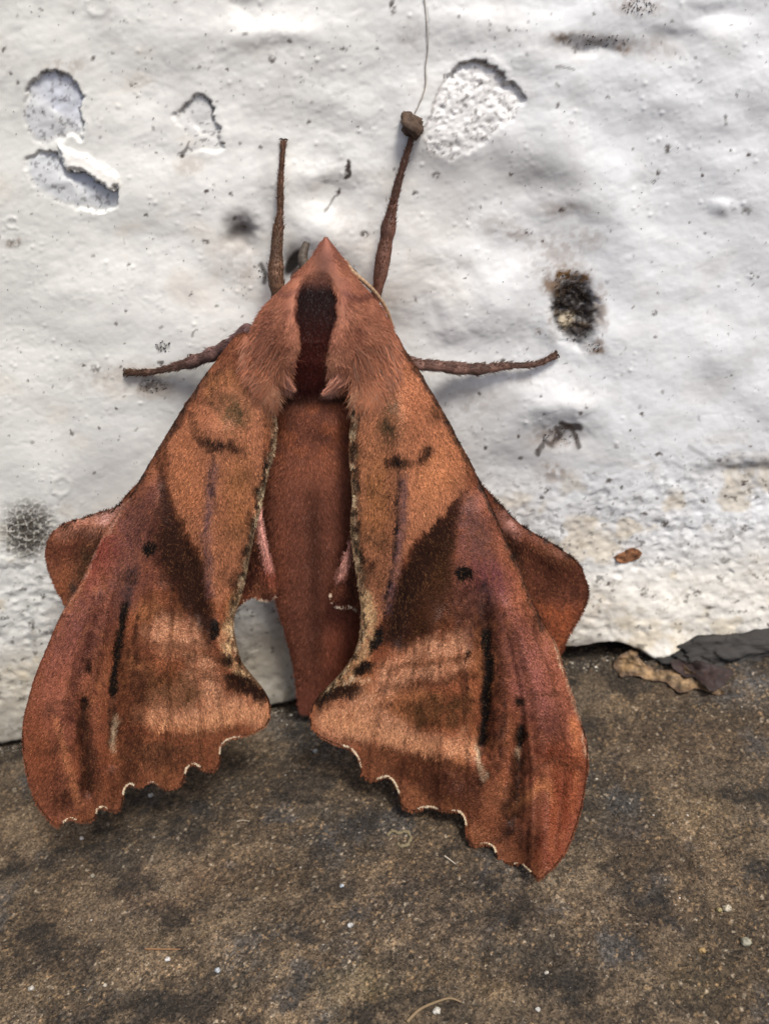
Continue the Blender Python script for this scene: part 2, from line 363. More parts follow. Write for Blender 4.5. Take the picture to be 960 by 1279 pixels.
    for pts, w, k in (([(670,566),(680,552),(690,558),(700,545),(694,536),(712,534),(720,548),(724,560)], 3.2, .8), ([(700,528),(712,534),(724,534)], 4, .9), ([(528,0),(533,22),(533,50),(531,80),(531,110),(522,130)], 1.2, .32),
                      ([(694,84),(716,86)], 1.3, .5), ([(700,50),(716,44),(740,52),(765,60),(782,64)], 3, .35), ([(862,560),(885,574),(905,584),(925,588),(960,586)], 3, .3), ([(932,592),(945,590)], 5, .3),
                      ([(434,200),(436,214),(430,221)], 2.2, .95), ([(424,236),(414,250),(405,262)], 1.6, .6), ([(236,178),(232,190),(226,194)], 1.8, .7), ([(640,104),(650,112),(655,122)], 2, .6),
                      ([(240,418),(246,410)], 1.2, .6)):
        near = (X > min(p[0] for p in pts)-14) & (X < max(p[0] for p in pts)+14) & (Y > min(p[1] for p in pts)-14) & (Y < max(p[1] for p in pts)+14)
        xx, yy = X[near]+wob[near], Y[near]+wob[near]
        c[near] = mixc(c[near], (50, 38, 30), line(xx, yy, pts, w, .6)*k)
    return c

WX = np.unique(np.r_[np.linspace(-.55, -.16, 16), np.arange(-.16, -.092, .0012), np.arange(-.092, -.078, .0005), np.arange(-.078, .070, .00018), np.arange(.070, .085, .0005), np.arange(.085, .15, .0012), np.linspace(.15, .55, 16)])
WV = np.unique(np.r_[np.arange(0, .112, .00017), np.arange(.112, .125, .0005), np.arange(.125, .17, .0012), np.linspace(.17, .6, 18)])
def build_wall():
    LX = []; LZ = []
    for x, y in LIP:                      # the ragged lower edge, as wall coordinates
        q = W(x, y, 0); LX.append(q[0]); LZ.append(max(q[2], -.0006))
    zed = np.interp(WX, LX, LZ) + .0009*fbm(WX/.005, WX*0, 5, 5, .6)
    r = .0016
    xx, vv = np.meshgrid(WX, WV)
    ze = np.broadcast_to(zed, xx.shape)
    fade = np.exp(-vv/.006)
    a = np.clip(vv/r, 0, math.pi/2)
    z = np.where(vv < r*math.pi/2, r*(1-np.cos(a)), vv-r*(math.pi/2-1)) + ze*fade
    back = np.where(vv < r*math.pi/2, r*(1-np.sin(a))*2.2, 0)
    P0 = np.stack([xx, xx*0, z], -1)
    X, Y = proj(P0.reshape(-1, 3)); X = X.reshape(xx.shape); Y = Y.reshape(xx.shape)
    h = wall_height(X, Y)*MM
    # plaster bulges over the ground towards the right
    bulge = .0030*np.exp(-((xx-W(820, 822, 0)[0])/.0045)**2)*np.exp(-vv/.004) + .0009*np.exp(-vv/.004)
    P = np.stack([xx, back-h-bulge, z], -1)
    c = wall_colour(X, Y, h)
    nr, nc = xx.shape
    F = grid_faces(nr, nc)
    V = P.reshape(-1, 3); C = c.reshape(-1, 3)
    # close the slab: rim and back, 8 cm behind
    n0 = len(V)
    rim = np.r_[np.arange(nc), (np.arange(1, nr)*nc+nc-1), (nr-1)*nc+np.arange(nc-2, -1, -1), np.arange(nr-2, 0, -1)*nc]
    B = V[rim].copy(); B[:, 1] = .08
    V = np.r_[V, B]; C = np.r_[C, C[rim]]
    k = len(rim); i = np.arange(k); j = (i+1) % k
    F = np.r_[F, np.stack([rim[j], rim[i], n0+i, n0+j], -1)]
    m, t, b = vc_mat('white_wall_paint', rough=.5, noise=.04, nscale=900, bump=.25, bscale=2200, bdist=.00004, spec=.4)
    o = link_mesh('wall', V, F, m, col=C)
    tag(o, 'old white painted plaster wall with flaking patches and grime specks behind the moth', 'wall')
    return o
wall = build_wall()
_WXs = None
def wall_h(px, py):
    return wall_height(np.atleast_1d(np.asarray(px, float)), np.atleast_1d(np.asarray(py, float)))[0]

# ------------------------------------------------------------------ the ground
def ground_height(x, y):
    """mm, x and y in mm on the ground"""
    h = .9*fbm(x/30, y/30, 101, 3) + .28*fbm(x/6, y/6, 102, 4) + .10*fbm(x/1.6, y/1.6, 103, 3)
    d1, d2, i = worley(x/.36, y/.36, 104); h += .13*(i*.8+.3)*sst(.75, .05, d1)
    d1, d2, i = worley(x/1.1, y/1.1, 105); h += .22*(i > .72)*sst(.45, .1, d1)
    d1, d2, i = worley(x/4.5, y/4.5, 106); h -= .45*(i > .82)*sst(.32, .05, d1)
    return h - .5
GP = []   # dark and light patches, some painting shade of the gap under the wall edge: photo x, y, radii, colour, strength
for a in ((140,1158,52,34,(38,38,38),.62),(290,1018,60,34,(30,27,24),.5),(240,1240,70,30,(40,38,34),.45),(40,1255,60,26,(34,32,28),.5),(430,1200,70,40,(64,56,46),.3),(770,1100,22,16,(18,16,14),.9),(815,1140,40,28,(36,32,30),.8),
          (842,1160,22,15,(44,44,50),.8),(785,1030,28,18,(70,66,66),.5),(690,1180,60,40,(42,40,36),.55),(920,1210,80,70,(38,34,26),.55),(880,1160,44,30,(34,32,28),.6),(650,1270,60,24,(36,34,30),.5),(60,1165,60,26,(70,58,46),.2),(600,1150,80,30,(104,84,64),.25),
          (180,1110,90,30,(112,88,68),.3),(260,1190,50,40,(108,90,66),.25),(520,1250,90,40,(104,86,60),.3),(940,1040,50,50,(96,86,70),.3),(860,1010,60,26,(98,82,56),.35),(480,1120,90,30,(46,42,40),.35),(560,1100,80,24,(40,36,34),.4),(380,1060,80,24,(44,38,32),.35),
          (700,1095,50,26,(132,118,98),.45),(900,880,90,20,(44,40,34),.4),(760,812,50,12,(24,20,18),.85),(930,860,50,18,(70,72,74),.6),(875,830,40,12,(26,20,18),.8),(820,930,100,30,(66,52,40),.4),(740,900,40,60,(34,30,26),.35),(640,1240,30,14,(130,110,78),.4),(860,1230,40,26,(90,76,50),.3),(420,920,60,30,(74,76,76),.6),(30,960,60,20,(90,82,70),.3),(440,1230,40,26,(116,102,70),.4),(80,1060,60,20,(48,44,40),.3),(350,900,40,16,(92,92,90),.5)):
    q = G(a[0], a[1]); ex = abs(G(a[0]+a[2], a[1])[0]-q[0]); ey = abs(G(a[0], a[1]+a[3])[1]-q[1]); GP.append((q[0]*1000, q[1]*1000, ex*1000, ey*1000, a[4], a[5]))
def ground_colour(x, y, h):
    c = np.broadcast_to(lin((70, 59, 46)), x.shape+(3,)).copy()
    c = mixc(c, (58, 53, 46), sst(-.1, .5, fbm(x/14, y/14, 111, 5, .6))*.8)
    c = mixc(c, (118, 100, 78), sst(.05, .5, fbm(x/9, y/9, 112, 5, .6))*.5)
    c = mixc(c, (58, 58, 58), sst(.12, .42, fbm(x/7+3, y/7, 113, 5, .6))*.65)
    wx = x+1.6*fbm(x/3, y/3, 114, 4); wy = y+1.6*fbm(x/3+4, y/3, 115, 4)
    for cx, cy, rx, ry, cc, k in GP:
        c = mixc(c, cc, blob(wx, wy, cx, cy, rx, ry, 0, .8)*k*(.7+.5*fbm(x/1.5, y/1.5, 116, 3)))
    # single grains of the mortar
    for sc, sd in ((.36, 104),):
        d1, d2, i = worley(x/sc, y/sc, sd); j = _hash(np.floor(i*99991), i*0+3, sd)
        tone = np.where(j > .93, 2.4, np.where(j > .8, 1.55, .6+.75*j/.8))
        c = c*(1+(tone-1)*.55)[..., None]
        c = mixc(c, (134, 110, 80), ((i > .9) & (j > .4))*.45)
        c = mixc(c, (150, 138, 120), ((i < .02))*.6)
    c = mixc(c, (32, 29, 26), sst(-.02, .35, fbm(x/9+8, y/6, 119, 6, .62))*.8)
    c = mixc(c, (108, 93, 74), sst(.05, .45, fbm(x/7+2, y/5, 120, 5, .62))*.5)
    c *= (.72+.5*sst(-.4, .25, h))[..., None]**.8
    return c
def build_ground():
    GX = np.unique(np.r_[np.linspace(-2.5, -.12, 20), np.arange(-.12, -.077, .001), np.arange(-.077, .072, .00019), np.arange(.074, .12, .001), np.linspace(.12, 2.5, 20)])
    GY = np.unique(np.r_[np.linspace(-3, -.13, 20), np.arange(-.13, -.070, .001), np.arange(-.070, .004, .00017), [.01, .03, .2]])
    xx, yy = np.meshgrid(GX, GY); x = xx*1000; y = yy*1000
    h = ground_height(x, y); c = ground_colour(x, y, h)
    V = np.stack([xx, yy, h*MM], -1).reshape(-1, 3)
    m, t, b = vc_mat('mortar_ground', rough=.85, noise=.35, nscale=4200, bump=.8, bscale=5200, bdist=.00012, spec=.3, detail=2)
    tc = node(t, 'ShaderNodeTexCoord'); src = b.inputs['Base Color'].links[0].from_socket
    for sc, lo, hi in ((4300, .42, 1.75), (2300, .7, 1.35)):
        v = node(t, 'ShaderNodeTexVoronoi', Scale=sc); t.links.new(tc.outputs['Object'], v.inputs['Vector'])
        sp = node(t, 'ShaderNodeSeparateColor'); t.links.new(v.outputs['Color'], sp.inputs[0])
        r = node(t, 'ShaderNodeMapRange'); t.links.new(sp.outputs[0], r.inputs[0]); r.inputs[3].default_value = lo; r.inputs[4].default_value = hi
        mx = node(t, 'ShaderNodeVectorMath', operation='SCALE'); t.links.new(src, mx.inputs[0]); t.links.new(r.outputs[0], mx.inputs['Scale']); src = mx.outputs[0]
    t.links.new(src, b.inputs['Base Color'])
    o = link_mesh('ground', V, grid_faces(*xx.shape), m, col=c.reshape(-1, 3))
    tag(o, kind='structure'); return o
ground = build_ground()
def on_ground(px, py):
    q = G(px, py); h = ground_height(np.array([q[0]*1000]), np.array([q[1]*1000]))[0]
    return np.array([q[0], q[1], h*MM])

# loose grains of sand: an uncountable layer
def rock_batch(name, centres, sizes, cols, mat, kind='stuff'):
    n = len(centres); base = np.array([[1, 0, 0], [-.9, .1, 0], [.1, 1, .1], [0, -1, -.1], [0, .1, .8], [0, 0, -.8]], float)
    f0 = np.array([[0, 2, 4], [2, 1, 4], [1, 3, 4], [3, 0, 4], [2, 0, 5], [1, 2, 5], [3, 1, 5], [0, 3, 5]])
    j = base[None]*(1+.5*(rng.random((n, 6, 3))-.5)) ; th = rng.random(n)*6.28; ct, st = np.cos(th)[:, None], np.sin(th)[:, None]
    x = j[..., 0]*ct-j[..., 1]*st; y = j[..., 0]*st+j[..., 1]*ct
    V = np.stack([x, y*(.65+.3*rng.random((n, 1))), j[..., 2]*.8], -1)*sizes[:, None, None]+centres[:, None, :]
    F = (f0[None]+np.arange(n)[:, None, None]*6).reshape(-1, 3)
    C = np.repeat(cols, 6, axis=0)
    return link_mesh(name, V.reshape(-1, 3), F, mat, col=C, smooth=False)
grain_mat, _, _ = vc_mat('grain', rough=.6, noise=.25, nscale=5000, spec=.5)
n = 42000
gx = rng.uniform(-76, 72, n); gy = rng.uniform(-68, 1.5, n)
gh = ground_height(gx, gy); gc = ground_colour(gx, gy, gh)
pal = lin(np.array([(150,132,108),(166,146,116),(120,106,90),(196,190,180),(90,72,54),(136,102,70),(60,56,52),(130,120,104)]))
w = rng.choice(len(pal), n, p=[.2, .13, .2, .05, .15, .1, .12, .05])
sz = np.where(rng.random(n) > .96, rng.uniform(.14, .26, n), rng.uniform(.05, .12, n))
dark = (np.clip(gc.mean(1)/.10, .25, 1.1))[:, None]
grains = rock_batch('sand_grain', np.stack([gx, gy, gh+.03], -1)*MM, sz*MM, pal[w]*dark*1.0+gc*.1, grain_mat)
tag(grains, 'fine brown and grey sand grains scattered over the rough ground', kind='stuff')

# crumbs of plaster and grit gathered along the foot of the wall
n = 3200
lx = rng.uniform(-76, 72, n); ly = -np.abs(rng.normal(0, 1.5, n))+.8; lz = ground_height(lx, ly)
pl = lin(np.array([(176,170,156),(120,112,98),(70,62,52),(46,40,34),(206,200,186)])); w = rng.choice(5, n, p=[.1, .25, .3, .3, .05])
sz = np.where(rng.random(n) > .93, rng.uniform(.25, .5, n), rng.uniform(.07, .2, n))
rubble = rock_batch('wall_foot_grit', np.stack([lx, ly, lz+sz*.3], -1)*MM, sz*MM, pl[w], grain_mat)
tag(rubble, 'grit and plaster crumbs gathered along the foot of the white wall', kind='stuff')
# ------------------------------------------------------------------ the moth
moth = bpy.data.objects.new('moth', None); COL.objects.link(moth)
q = W(400, 560, 6); moth.location = q
tag(moth, 'large copper brown hawk moth with scalloped wings resting head up on the white wall', 'moth')
def under(o, parent=moth):
    """parent o to the moth and keep it where it was built"""
    o.parent = parent; o.matrix_parent_inverse = Matrix.Translation(Vector(-moth.location)) if parent is moth else Matrix.Identity(4)
    return o
def sub(o, parent):
    o.parent = parent; return o

def clipped_grid(poly, step):
    """quads covering a polygon, border vertices snapped to its outline"""
    P = np.asarray(poly, float); x0, y0 = P.min(0)-step; x1, y1 = P.max(0)+step
    xs = np.arange(x0, x1+step, step); ys = np.arange(y0, y1+step, step)
    X, Y = np.meshgrid(xs, ys); ins = inside(X, Y, P); nr, nc = X.shape
    f = grid_faces(nr, nc); cnt = ins.ravel()[f].sum(1); f = f[cnt > 0]
    used = np.unique(f); rem = np.full(nr*nc, -1); rem[used] = np.arange(len(used)); f = rem[f]
    px, py = X.ravel()[used].copy(), Y.ravel()[used].copy(); out = ~ins.ravel()[used]
    ox, oy = px[out], py[out]; best = np.full(ox.shape, 1e9); bx = ox.copy(); by = oy.copy()
    for i in range(len(P)):
        a = P[i]; b = P[(i+1) % len(P)]; ab = b-a; L = ab @ ab+1e-9
        t = np.clip(((ox-a[0])*ab[0]+(oy-a[1])*ab[1])/L, 0, 1); qx = a[0]+t*ab[0]; qy = a[1]+t*ab[1]
        d = np.hypot(ox-qx, oy-qy); n = d < best; best[n] = d[n]; bx[n] = qx[n]; by[n] = qy[n]
    px[out] = bx; py[out] = by
    return px, py, f
def sheet(name, poly, hf, cf, mat, step=1.5, thick=.13):
    """a thin closed membrane with real thickness"""
    px, py, f = clipped_grid(poly, step); h = hf(px, py); n = len(px)
    V = np.r_[W(px, py, h), W(px, py, h-thick)]
    e = np.concatenate([f[:, [0, 1]], f[:, [1, 2]], f[:, [2, 3]], f[:, [3, 0]]])
    key = np.sort(e, 1); _, idx, cnt = np.unique(key, axis=0, return_index=True, return_counts=True)
    be = e[idx[cnt == 1]]; rim = np.stack([be[:, 1], be[:, 0], be[:, 0]+n, be[:, 1]+n], 1)
    c = cf(px, py)
    o = link_mesh(name, V, np.r_[f, f[:, ::-1]+n, rim], mat, col=np.r_[c, c*.7]); return under(o)
def sample_in(poly, n):
    P = np.asarray(poly, float); x0, y0 = P.min(0); x1, y1 = P.max(0)
    X = rng.uniform(x0, x1, int(n*2.6)); Y = rng.uniform(y0, y1, int(n*2.6)); m = inside(X, Y, P); return X[m][:n], Y[m][:n]
def hairs(name, x, y, h, ang, length, lift, width, cols, mat, parent, segs=1, curl=0.0, tipc=1.15, droop=0.0):
    """flat tapering hairs; x, y, length, width in photo units, h and lift in mm, ang in radians (0 = +x, pi/2 = down the wall)"""
    n = len(x); A = lambda v: np.broadcast_to(np.asarray(v, float), (n,))
    ang, length, lift, width, curl = A(ang), A(length), A(lift), A(width), A(curl)
    rows = []; cc = []
    X, Y = x.copy(), y.copy()
    for s in range(segs+1):
        t = s/segs
        a = ang+curl*t
        if s: X = X+np.cos(a)*length/segs; Y = Y+np.sin(a)*length/segs
        hh = h+lift*(t-droop*t*t)
        w = width*(1-t)**.6*.5
        if s < segs:
            rows.append(W(X-np.sin(a)*w, Y+np.cos(a)*w, hh)); rows.append(W(X+np.sin(a)*w, Y-np.cos(a)*w, hh))
            cc += [cols*(.8+.2*t)]*2
        else: rows.append(W(X, Y, hh)); cc.append(cols*tipc)
    k = 2*segs+1
    V = np.stack(rows, 1).reshape(-1, 3); C = np.stack(cc, 1).reshape(-1, 3); F = []
    for s in range(segs-1): F += [[2*s, 2*s+1, 2*s+3], [2*s, 2*s+3, 2*s+2]]
    F.append([2*segs-2, 2*segs-1, 2*segs])
    F = (np.array(F)[None]+np.arange(n)[:, None, None]*k).reshape(-1, 3)
    o = link_mesh(name, V, F, mat, col=C, smooth=False); tag(o, kind='stuff'); return sub(o, parent)

wing_mat, _, _ = vc_mat('wing_membrane', rough=.6, noise=.22, nscale=4200, bump=.4, bscale=5200, bdist=.00005, spec=.25, sheen=.03)
scale_mat, _, _ = vc_mat('wing_scales', rough=.42, spec=.35, sheen=.04, sheen_col=(1, .62, .45, 1))
fur_mat, _, _ = vc_mat('moth_fur', rough=.65, spec=.12, sheen=.03, sheen_col=(1, .72, .62, 1))
body_mat, _, _ = vc_mat('moth_skin', rough=.75, noise=.15, nscale=4000, bump=.5, bscale=4000, bdist=.00008, spec=.2)
leg_mat, _, _ = vc_mat('moth_leg', rough=.6, noise=.2, nscale=4000, bump=.5, bscale=6000, bdist=.00005, spec=.3)

# outlines
FL = [(300,416),(275,445),(255,470),(234,502),(213,535),(196,563),(180,590),(165,616),(148,640),(132,664),(116,697),(100,730),(82,757),(64,796),(47,838),(36,872),(29,905),(29,935),(34,965),(42,995),(54,1015),(70,1032),
      (76,1031),(82,1025),(90,1022),(99,1026),(108,1026),(115,1024),(120,1020),(122,1011),(129,1008),(137,1012),(146,1013),(152,1008),(154,996),(156,985),(163,979),(171,983),(178,981),(185,977),(193,977),(201,983),(211,986),(220,984),(228,977),(231,968),(234,959),(242,954),(251,959),(260,963),(269,961),(275,952),(275,940),(277,930),(286,923),
      (303,919),(321,913),(331,907),(337,896),(337,880),(333,868),(321,851),(310,838),(301,824),(296,806),(292,787),(292,771),(297,756),(306,725),(314,684),(319,660),(327,630),(335,590),(343,562),(346,530),(342,500),(338,470),(330,430)]
FR = [(470,405),(446,440),(440,490),(439,520),(436,555),(437,585),(440,620),(438,650),(440,682),(444,705),(449,742),(451,772),(448,800),(437,825),(422,845),(405,862),(394,875),(388,889),(388,905),(393,914),(402,921),(421,930),(436,934),(445,943),(450,956),(451,967),(458,974),(466,975),(474,972),(484,970),(492,977),(497,988),(499,1000),(504,1009),
      (511,1012),(518,1013),(527,1009),(538,1008),(549,1011),(560,1014),(569,1013),(577,1017),(581,1027),(581,1040),(585,1051),(591,1056),(599,1055),(608,1054),(616,1058),(619,1067),(622,1074),(631,1078),(642,1079),(652,1080),(660,1087),(667,1094),(674,1098),(691,1083),(703,1068),(713,1048),(722,1022),(729,990),(733,955),(732,925),(726,905),(718,880),(708,848),(699,820),
      (690,797),(673,768),(658,735),(646,705),(632,675),(621,650),(609,622),(598,600),(583,570),(571,548),(560,526),(545,500),(525,466),(505,436),(490,412)]
HL = [(330,470),(270,500),(215,560),(166,610),(146,632),(125,639),(102,647),(80,654),(64,668),(57,690),(61,712),(70,734),(82,757),(100,790),(150,800),(230,780),(285,765),(298,757),(306,750),(316,746),(326,749),(336,750),(344,743),(346,727),(342,710),(336,690),(331,668),(328,645),(330,600)]
HR = [(450,470),(505,480),(560,556),(598,602),(625,630),(644,650),(664,664),(695,682),(716,698),(729,716),(734,740),(730,757),(719,778),(708,797),(699,817),(680,830),(620,820),(520,790),(452,766),(446,763),(440,758),(430,758),(420,757),(413,746),(416,730),(424,708),(434,682),(437,640),(440,560)]
def ragged(poly, amp=.8, per=5):
    P = catmull(poly, per, True); i = np.arange(len(P)); return P+np.stack([amp*fbm(i/2.3, i*0, 201, 2), amp*fbm(i/2.3, i*0+9, 202, 2)], 1)
FLo, FRo, HLo, HRo = ragged(FL), ragged(FR), ragged(HL), ragged(HR)

# distance of each wing from the wall, mm
_fl = rbf([(300,416,8),(340,470,12.5),(255,470,7),(213,535,7),(180,590,8),(280,540,13.5),(345,530,12.5),(345,562,12.5),(327,630,13),(314,684,13.5),(297,756,14),(148,640,9.5),(230,640,14),(275,680,15),(200,720,14.5),(116,697,11.5),(82,757,13.5),(150,760,15.5),(230,800,18),(296,806,16.5),
           (47,838,17),(29,920,21),(100,850,19.5),(160,860,20.5),(240,880,21),(334,868,18),(336,896,18.5),(280,923,20),(230,972,23),(155,985,24),(110,950,24.5),(45,1000,25),(70,1030,27.5)])
_fr = rbf([(490,412,8),(444,470,12.5),(520,460,7.5),(560,526,7),(598,600,8.5),(440,520,12.5),(437,585,12.5),(440,620,13),(440,682,13.5),(450,760,14.5),(510,520,13.5),(530,620,14.5),(500,690,15.5),(632,675,11.5),(580,716,15.5),(665,760,14),(600,790,18.5),(500,800,18),(437,825,17.5),(390,889,18.5),(388,905,19),
           (450,960,22),(500,1005,26),(540,960,25),(470,880,20.5),(600,900,24),(700,830,18.5),(726,905,22.5),(733,955,26),(680,930,26),(650,1000,31),(581,1040,31.5),(640,1078,36),(720,1030,33),(674,1096,41)])
VEINS_L = [[(190, 735), (186, 800), (178, 900), (172, 978)], [(215, 745), (212, 820), (208, 910), (203, 980)], [(238, 760), (244, 830), (248, 900), (252, 958)], [(258, 790), (270, 840), (276, 890), (279, 926)], [(120, 745), (92, 830), (72, 930), (72, 1025)], [(140, 740), (122, 830), (106, 930), (98, 1022)]]
VEINS_R = [[(520, 800), (515, 880), (505, 950), (500, 1000)], [(550, 790), (552, 880), (550, 950), (549, 1010)], [(572, 780), (580, 880), (586, 960), (588, 1050)], [(490, 830), (478, 880), (465, 930), (462, 970)], [(630, 760), (652, 860), (665, 960), (662, 1080)], [(650, 750), (690, 850), (708, 950), (694, 1060)]]
CROSS_L = [[(184,806),(204,801),(226,806),(250,802),(276,812)],[(180,822),(206,818),(230,823),(256,819),(286,832)],[(182,846),(210,842),(238,848),(262,846),(296,856)],[(168,918),(196,914),(226,921),(262,913),(300,908)],[(60,880),(84,874),(104,882)],[(46,940),(76,934),(100,944)]]
CROSS_R = [[(486,836),(516,826),(548,831),(576,822),(598,824)],[(474,862),(508,850),(540,855),(572,845),(598,846)],[(468,884),(504,874),(540,880),(572,872),(600,876)],[(430,922),(470,935),(510,944),(552,952),(590,962)],[(660,870),(690,864),(714,874)],[(664,960),(698,952),(728,962)]]
def fold(X, Y, pts, w, a):
    d = pdist(X, Y, pts); return 1.6*a*np.exp(-(d/w)**2)
def h_fl(X, Y):
    X = np.asarray(X, float); Y = np.asarray(Y, float); h = _fl(X, Y)
    h = h + fold(X, Y, [(270,540),(262,640),(266,760),(285,850)], 16, .7) - fold(X, Y, [(160,730),(150,800),(140,880),(138,950)], 14, .8)
    h = h + fold(X, Y, [(120,760),(95,850),(80,960)], 18, .8) - fold(X, Y, [(205,590),(225,660),(250,760)], 18, .7) + fold(X, Y, [(195,610),(170,680),(120,740)], 14, .4)
    h = h + fold(X, Y, [(200,740),(200,840),(190,960)], 18, .5) - fold(X, Y, [(105,870),(108,985)], 9, .5)
    for v in VEINS_L: h = h + fold(X, Y, v, 3.2, .13)
    return h + .12*fbm(X/22, Y/22, 211, 3)
def h_fr(X, Y):
    X = np.asarray(X, float); Y = np.asarray(Y, float); h = _fr(X, Y)
    h = h + fold(X, Y, [(505,530),(502,650),(482,780),(450,850)], 16, .7) - fold(X, Y, [(600,740),(606,830),(602,930)], 14, .9)
    h = h + fold(X, Y, [(640,760),(670,860),(690,980),(675,1070)], 20, .9) - fold(X, Y, [(577,615),(540,720),(500,790)], 20, .7) + fold(X, Y, [(600,640),(640,730)], 14, .5)
    h = h + fold(X, Y, [(540,780),(545,880),(560,990)], 18, .6) - fold(X, Y, [(650,900),(645,1020)], 9, .5)
    for v in VEINS_R: h = h + fold(X, Y, v, 3.2, .13)
    return h + .12*fbm(X/22, Y/22, 212, 3)
_hl = rbf([(330,470,6.5),(200,560,5.5),(146,632,7),(60,690,8.5),(82,757,10),(150,800,9),(298,757,10),(344,742,10.5),(330,600,9),(250,700,8.5),(334,690,11)])
_hr = rbf([(450,470,6.5),(583,560,5.5),(625,630,7.5),(734,740,11),(699,815,13),(600,800,11),(452,766,10),(414,745,10.6),(440,560,8),(434,690,11),(695,682,9)])
def h_hl(X, Y): return _hl(X, Y)+fold(X, Y, [(90,655),(130,660)], 12, .6)+fold(X, Y, [(322,650),(338,735)], 9, .7)+.1*fbm(X/15, Y/15, 213, 3)
def h_hr(X, Y): return _hr(X, Y)+fold(X, Y, [(640,665),(700,700)], 14, .7)+fold(X, Y, [(434,690),(422,745)], 9, .7)+.1*fbm(X/15, Y/15, 214, 3)

def speck(X, Y, seed, a=.5): return np.clip(.5+1.6*a*fbm(X/5, Y/8, seed, 3, .7), 0, 1)
def paint(c, X, Y, strokes):
    """strokes: (colour, strength, [(x,y,rx,ry,angle)] or polyline with width)"""
    wx = X + 4*fbm(X/14, Y/14, 221, 4, .65); wy = Y + 4*fbm(X/14+5, Y/14, 222, 4, .65)
    wx = wx + 2.2*fbm(X/3.5, Y/7, 224, 2); wy = wy + 5*fbm(X/3.5, Y/10, 225, 2)
    gr = .35+1.1*speck(X, Y, 223)
    for s in strokes:
        if s[0] == 'b': _, col, k, cx, cy, rx, ry, ang, soft = s; m = blob(wx, wy, cx, cy, rx, ry, ang, soft)
        elif s[0] == 'l': _, col, k, pts, w, soft = s; m = line(wx, wy, pts, w, soft)
        elif s[0] == 'p': _, col, k, pts, soft = s; m = sst(-soft, soft, sdist(wx, wy, pts))
        c = mixc(c, col, m*(np.clip(k*gr, 0, 1) if k < .93 else k))
    return c
def GAINF(c):
    g = np.clip(c @ np.array([.3, .6, .1]), .004, 1); c = c*.97+g[..., None]*.03; return c*(.82*(g/.15)**.24)[..., None]*np.array([.98, 1.0, .99])
COPPER, LIGHT, RED, DARK, BLACK, PINK, MAUVE, OLIVE, CREAM = (160,92,60), (206,147,112), (134,80,54), (60,30,20), (22,13,10), (148,90,78), (120,80,74), (78,56,38), (210,184,150)
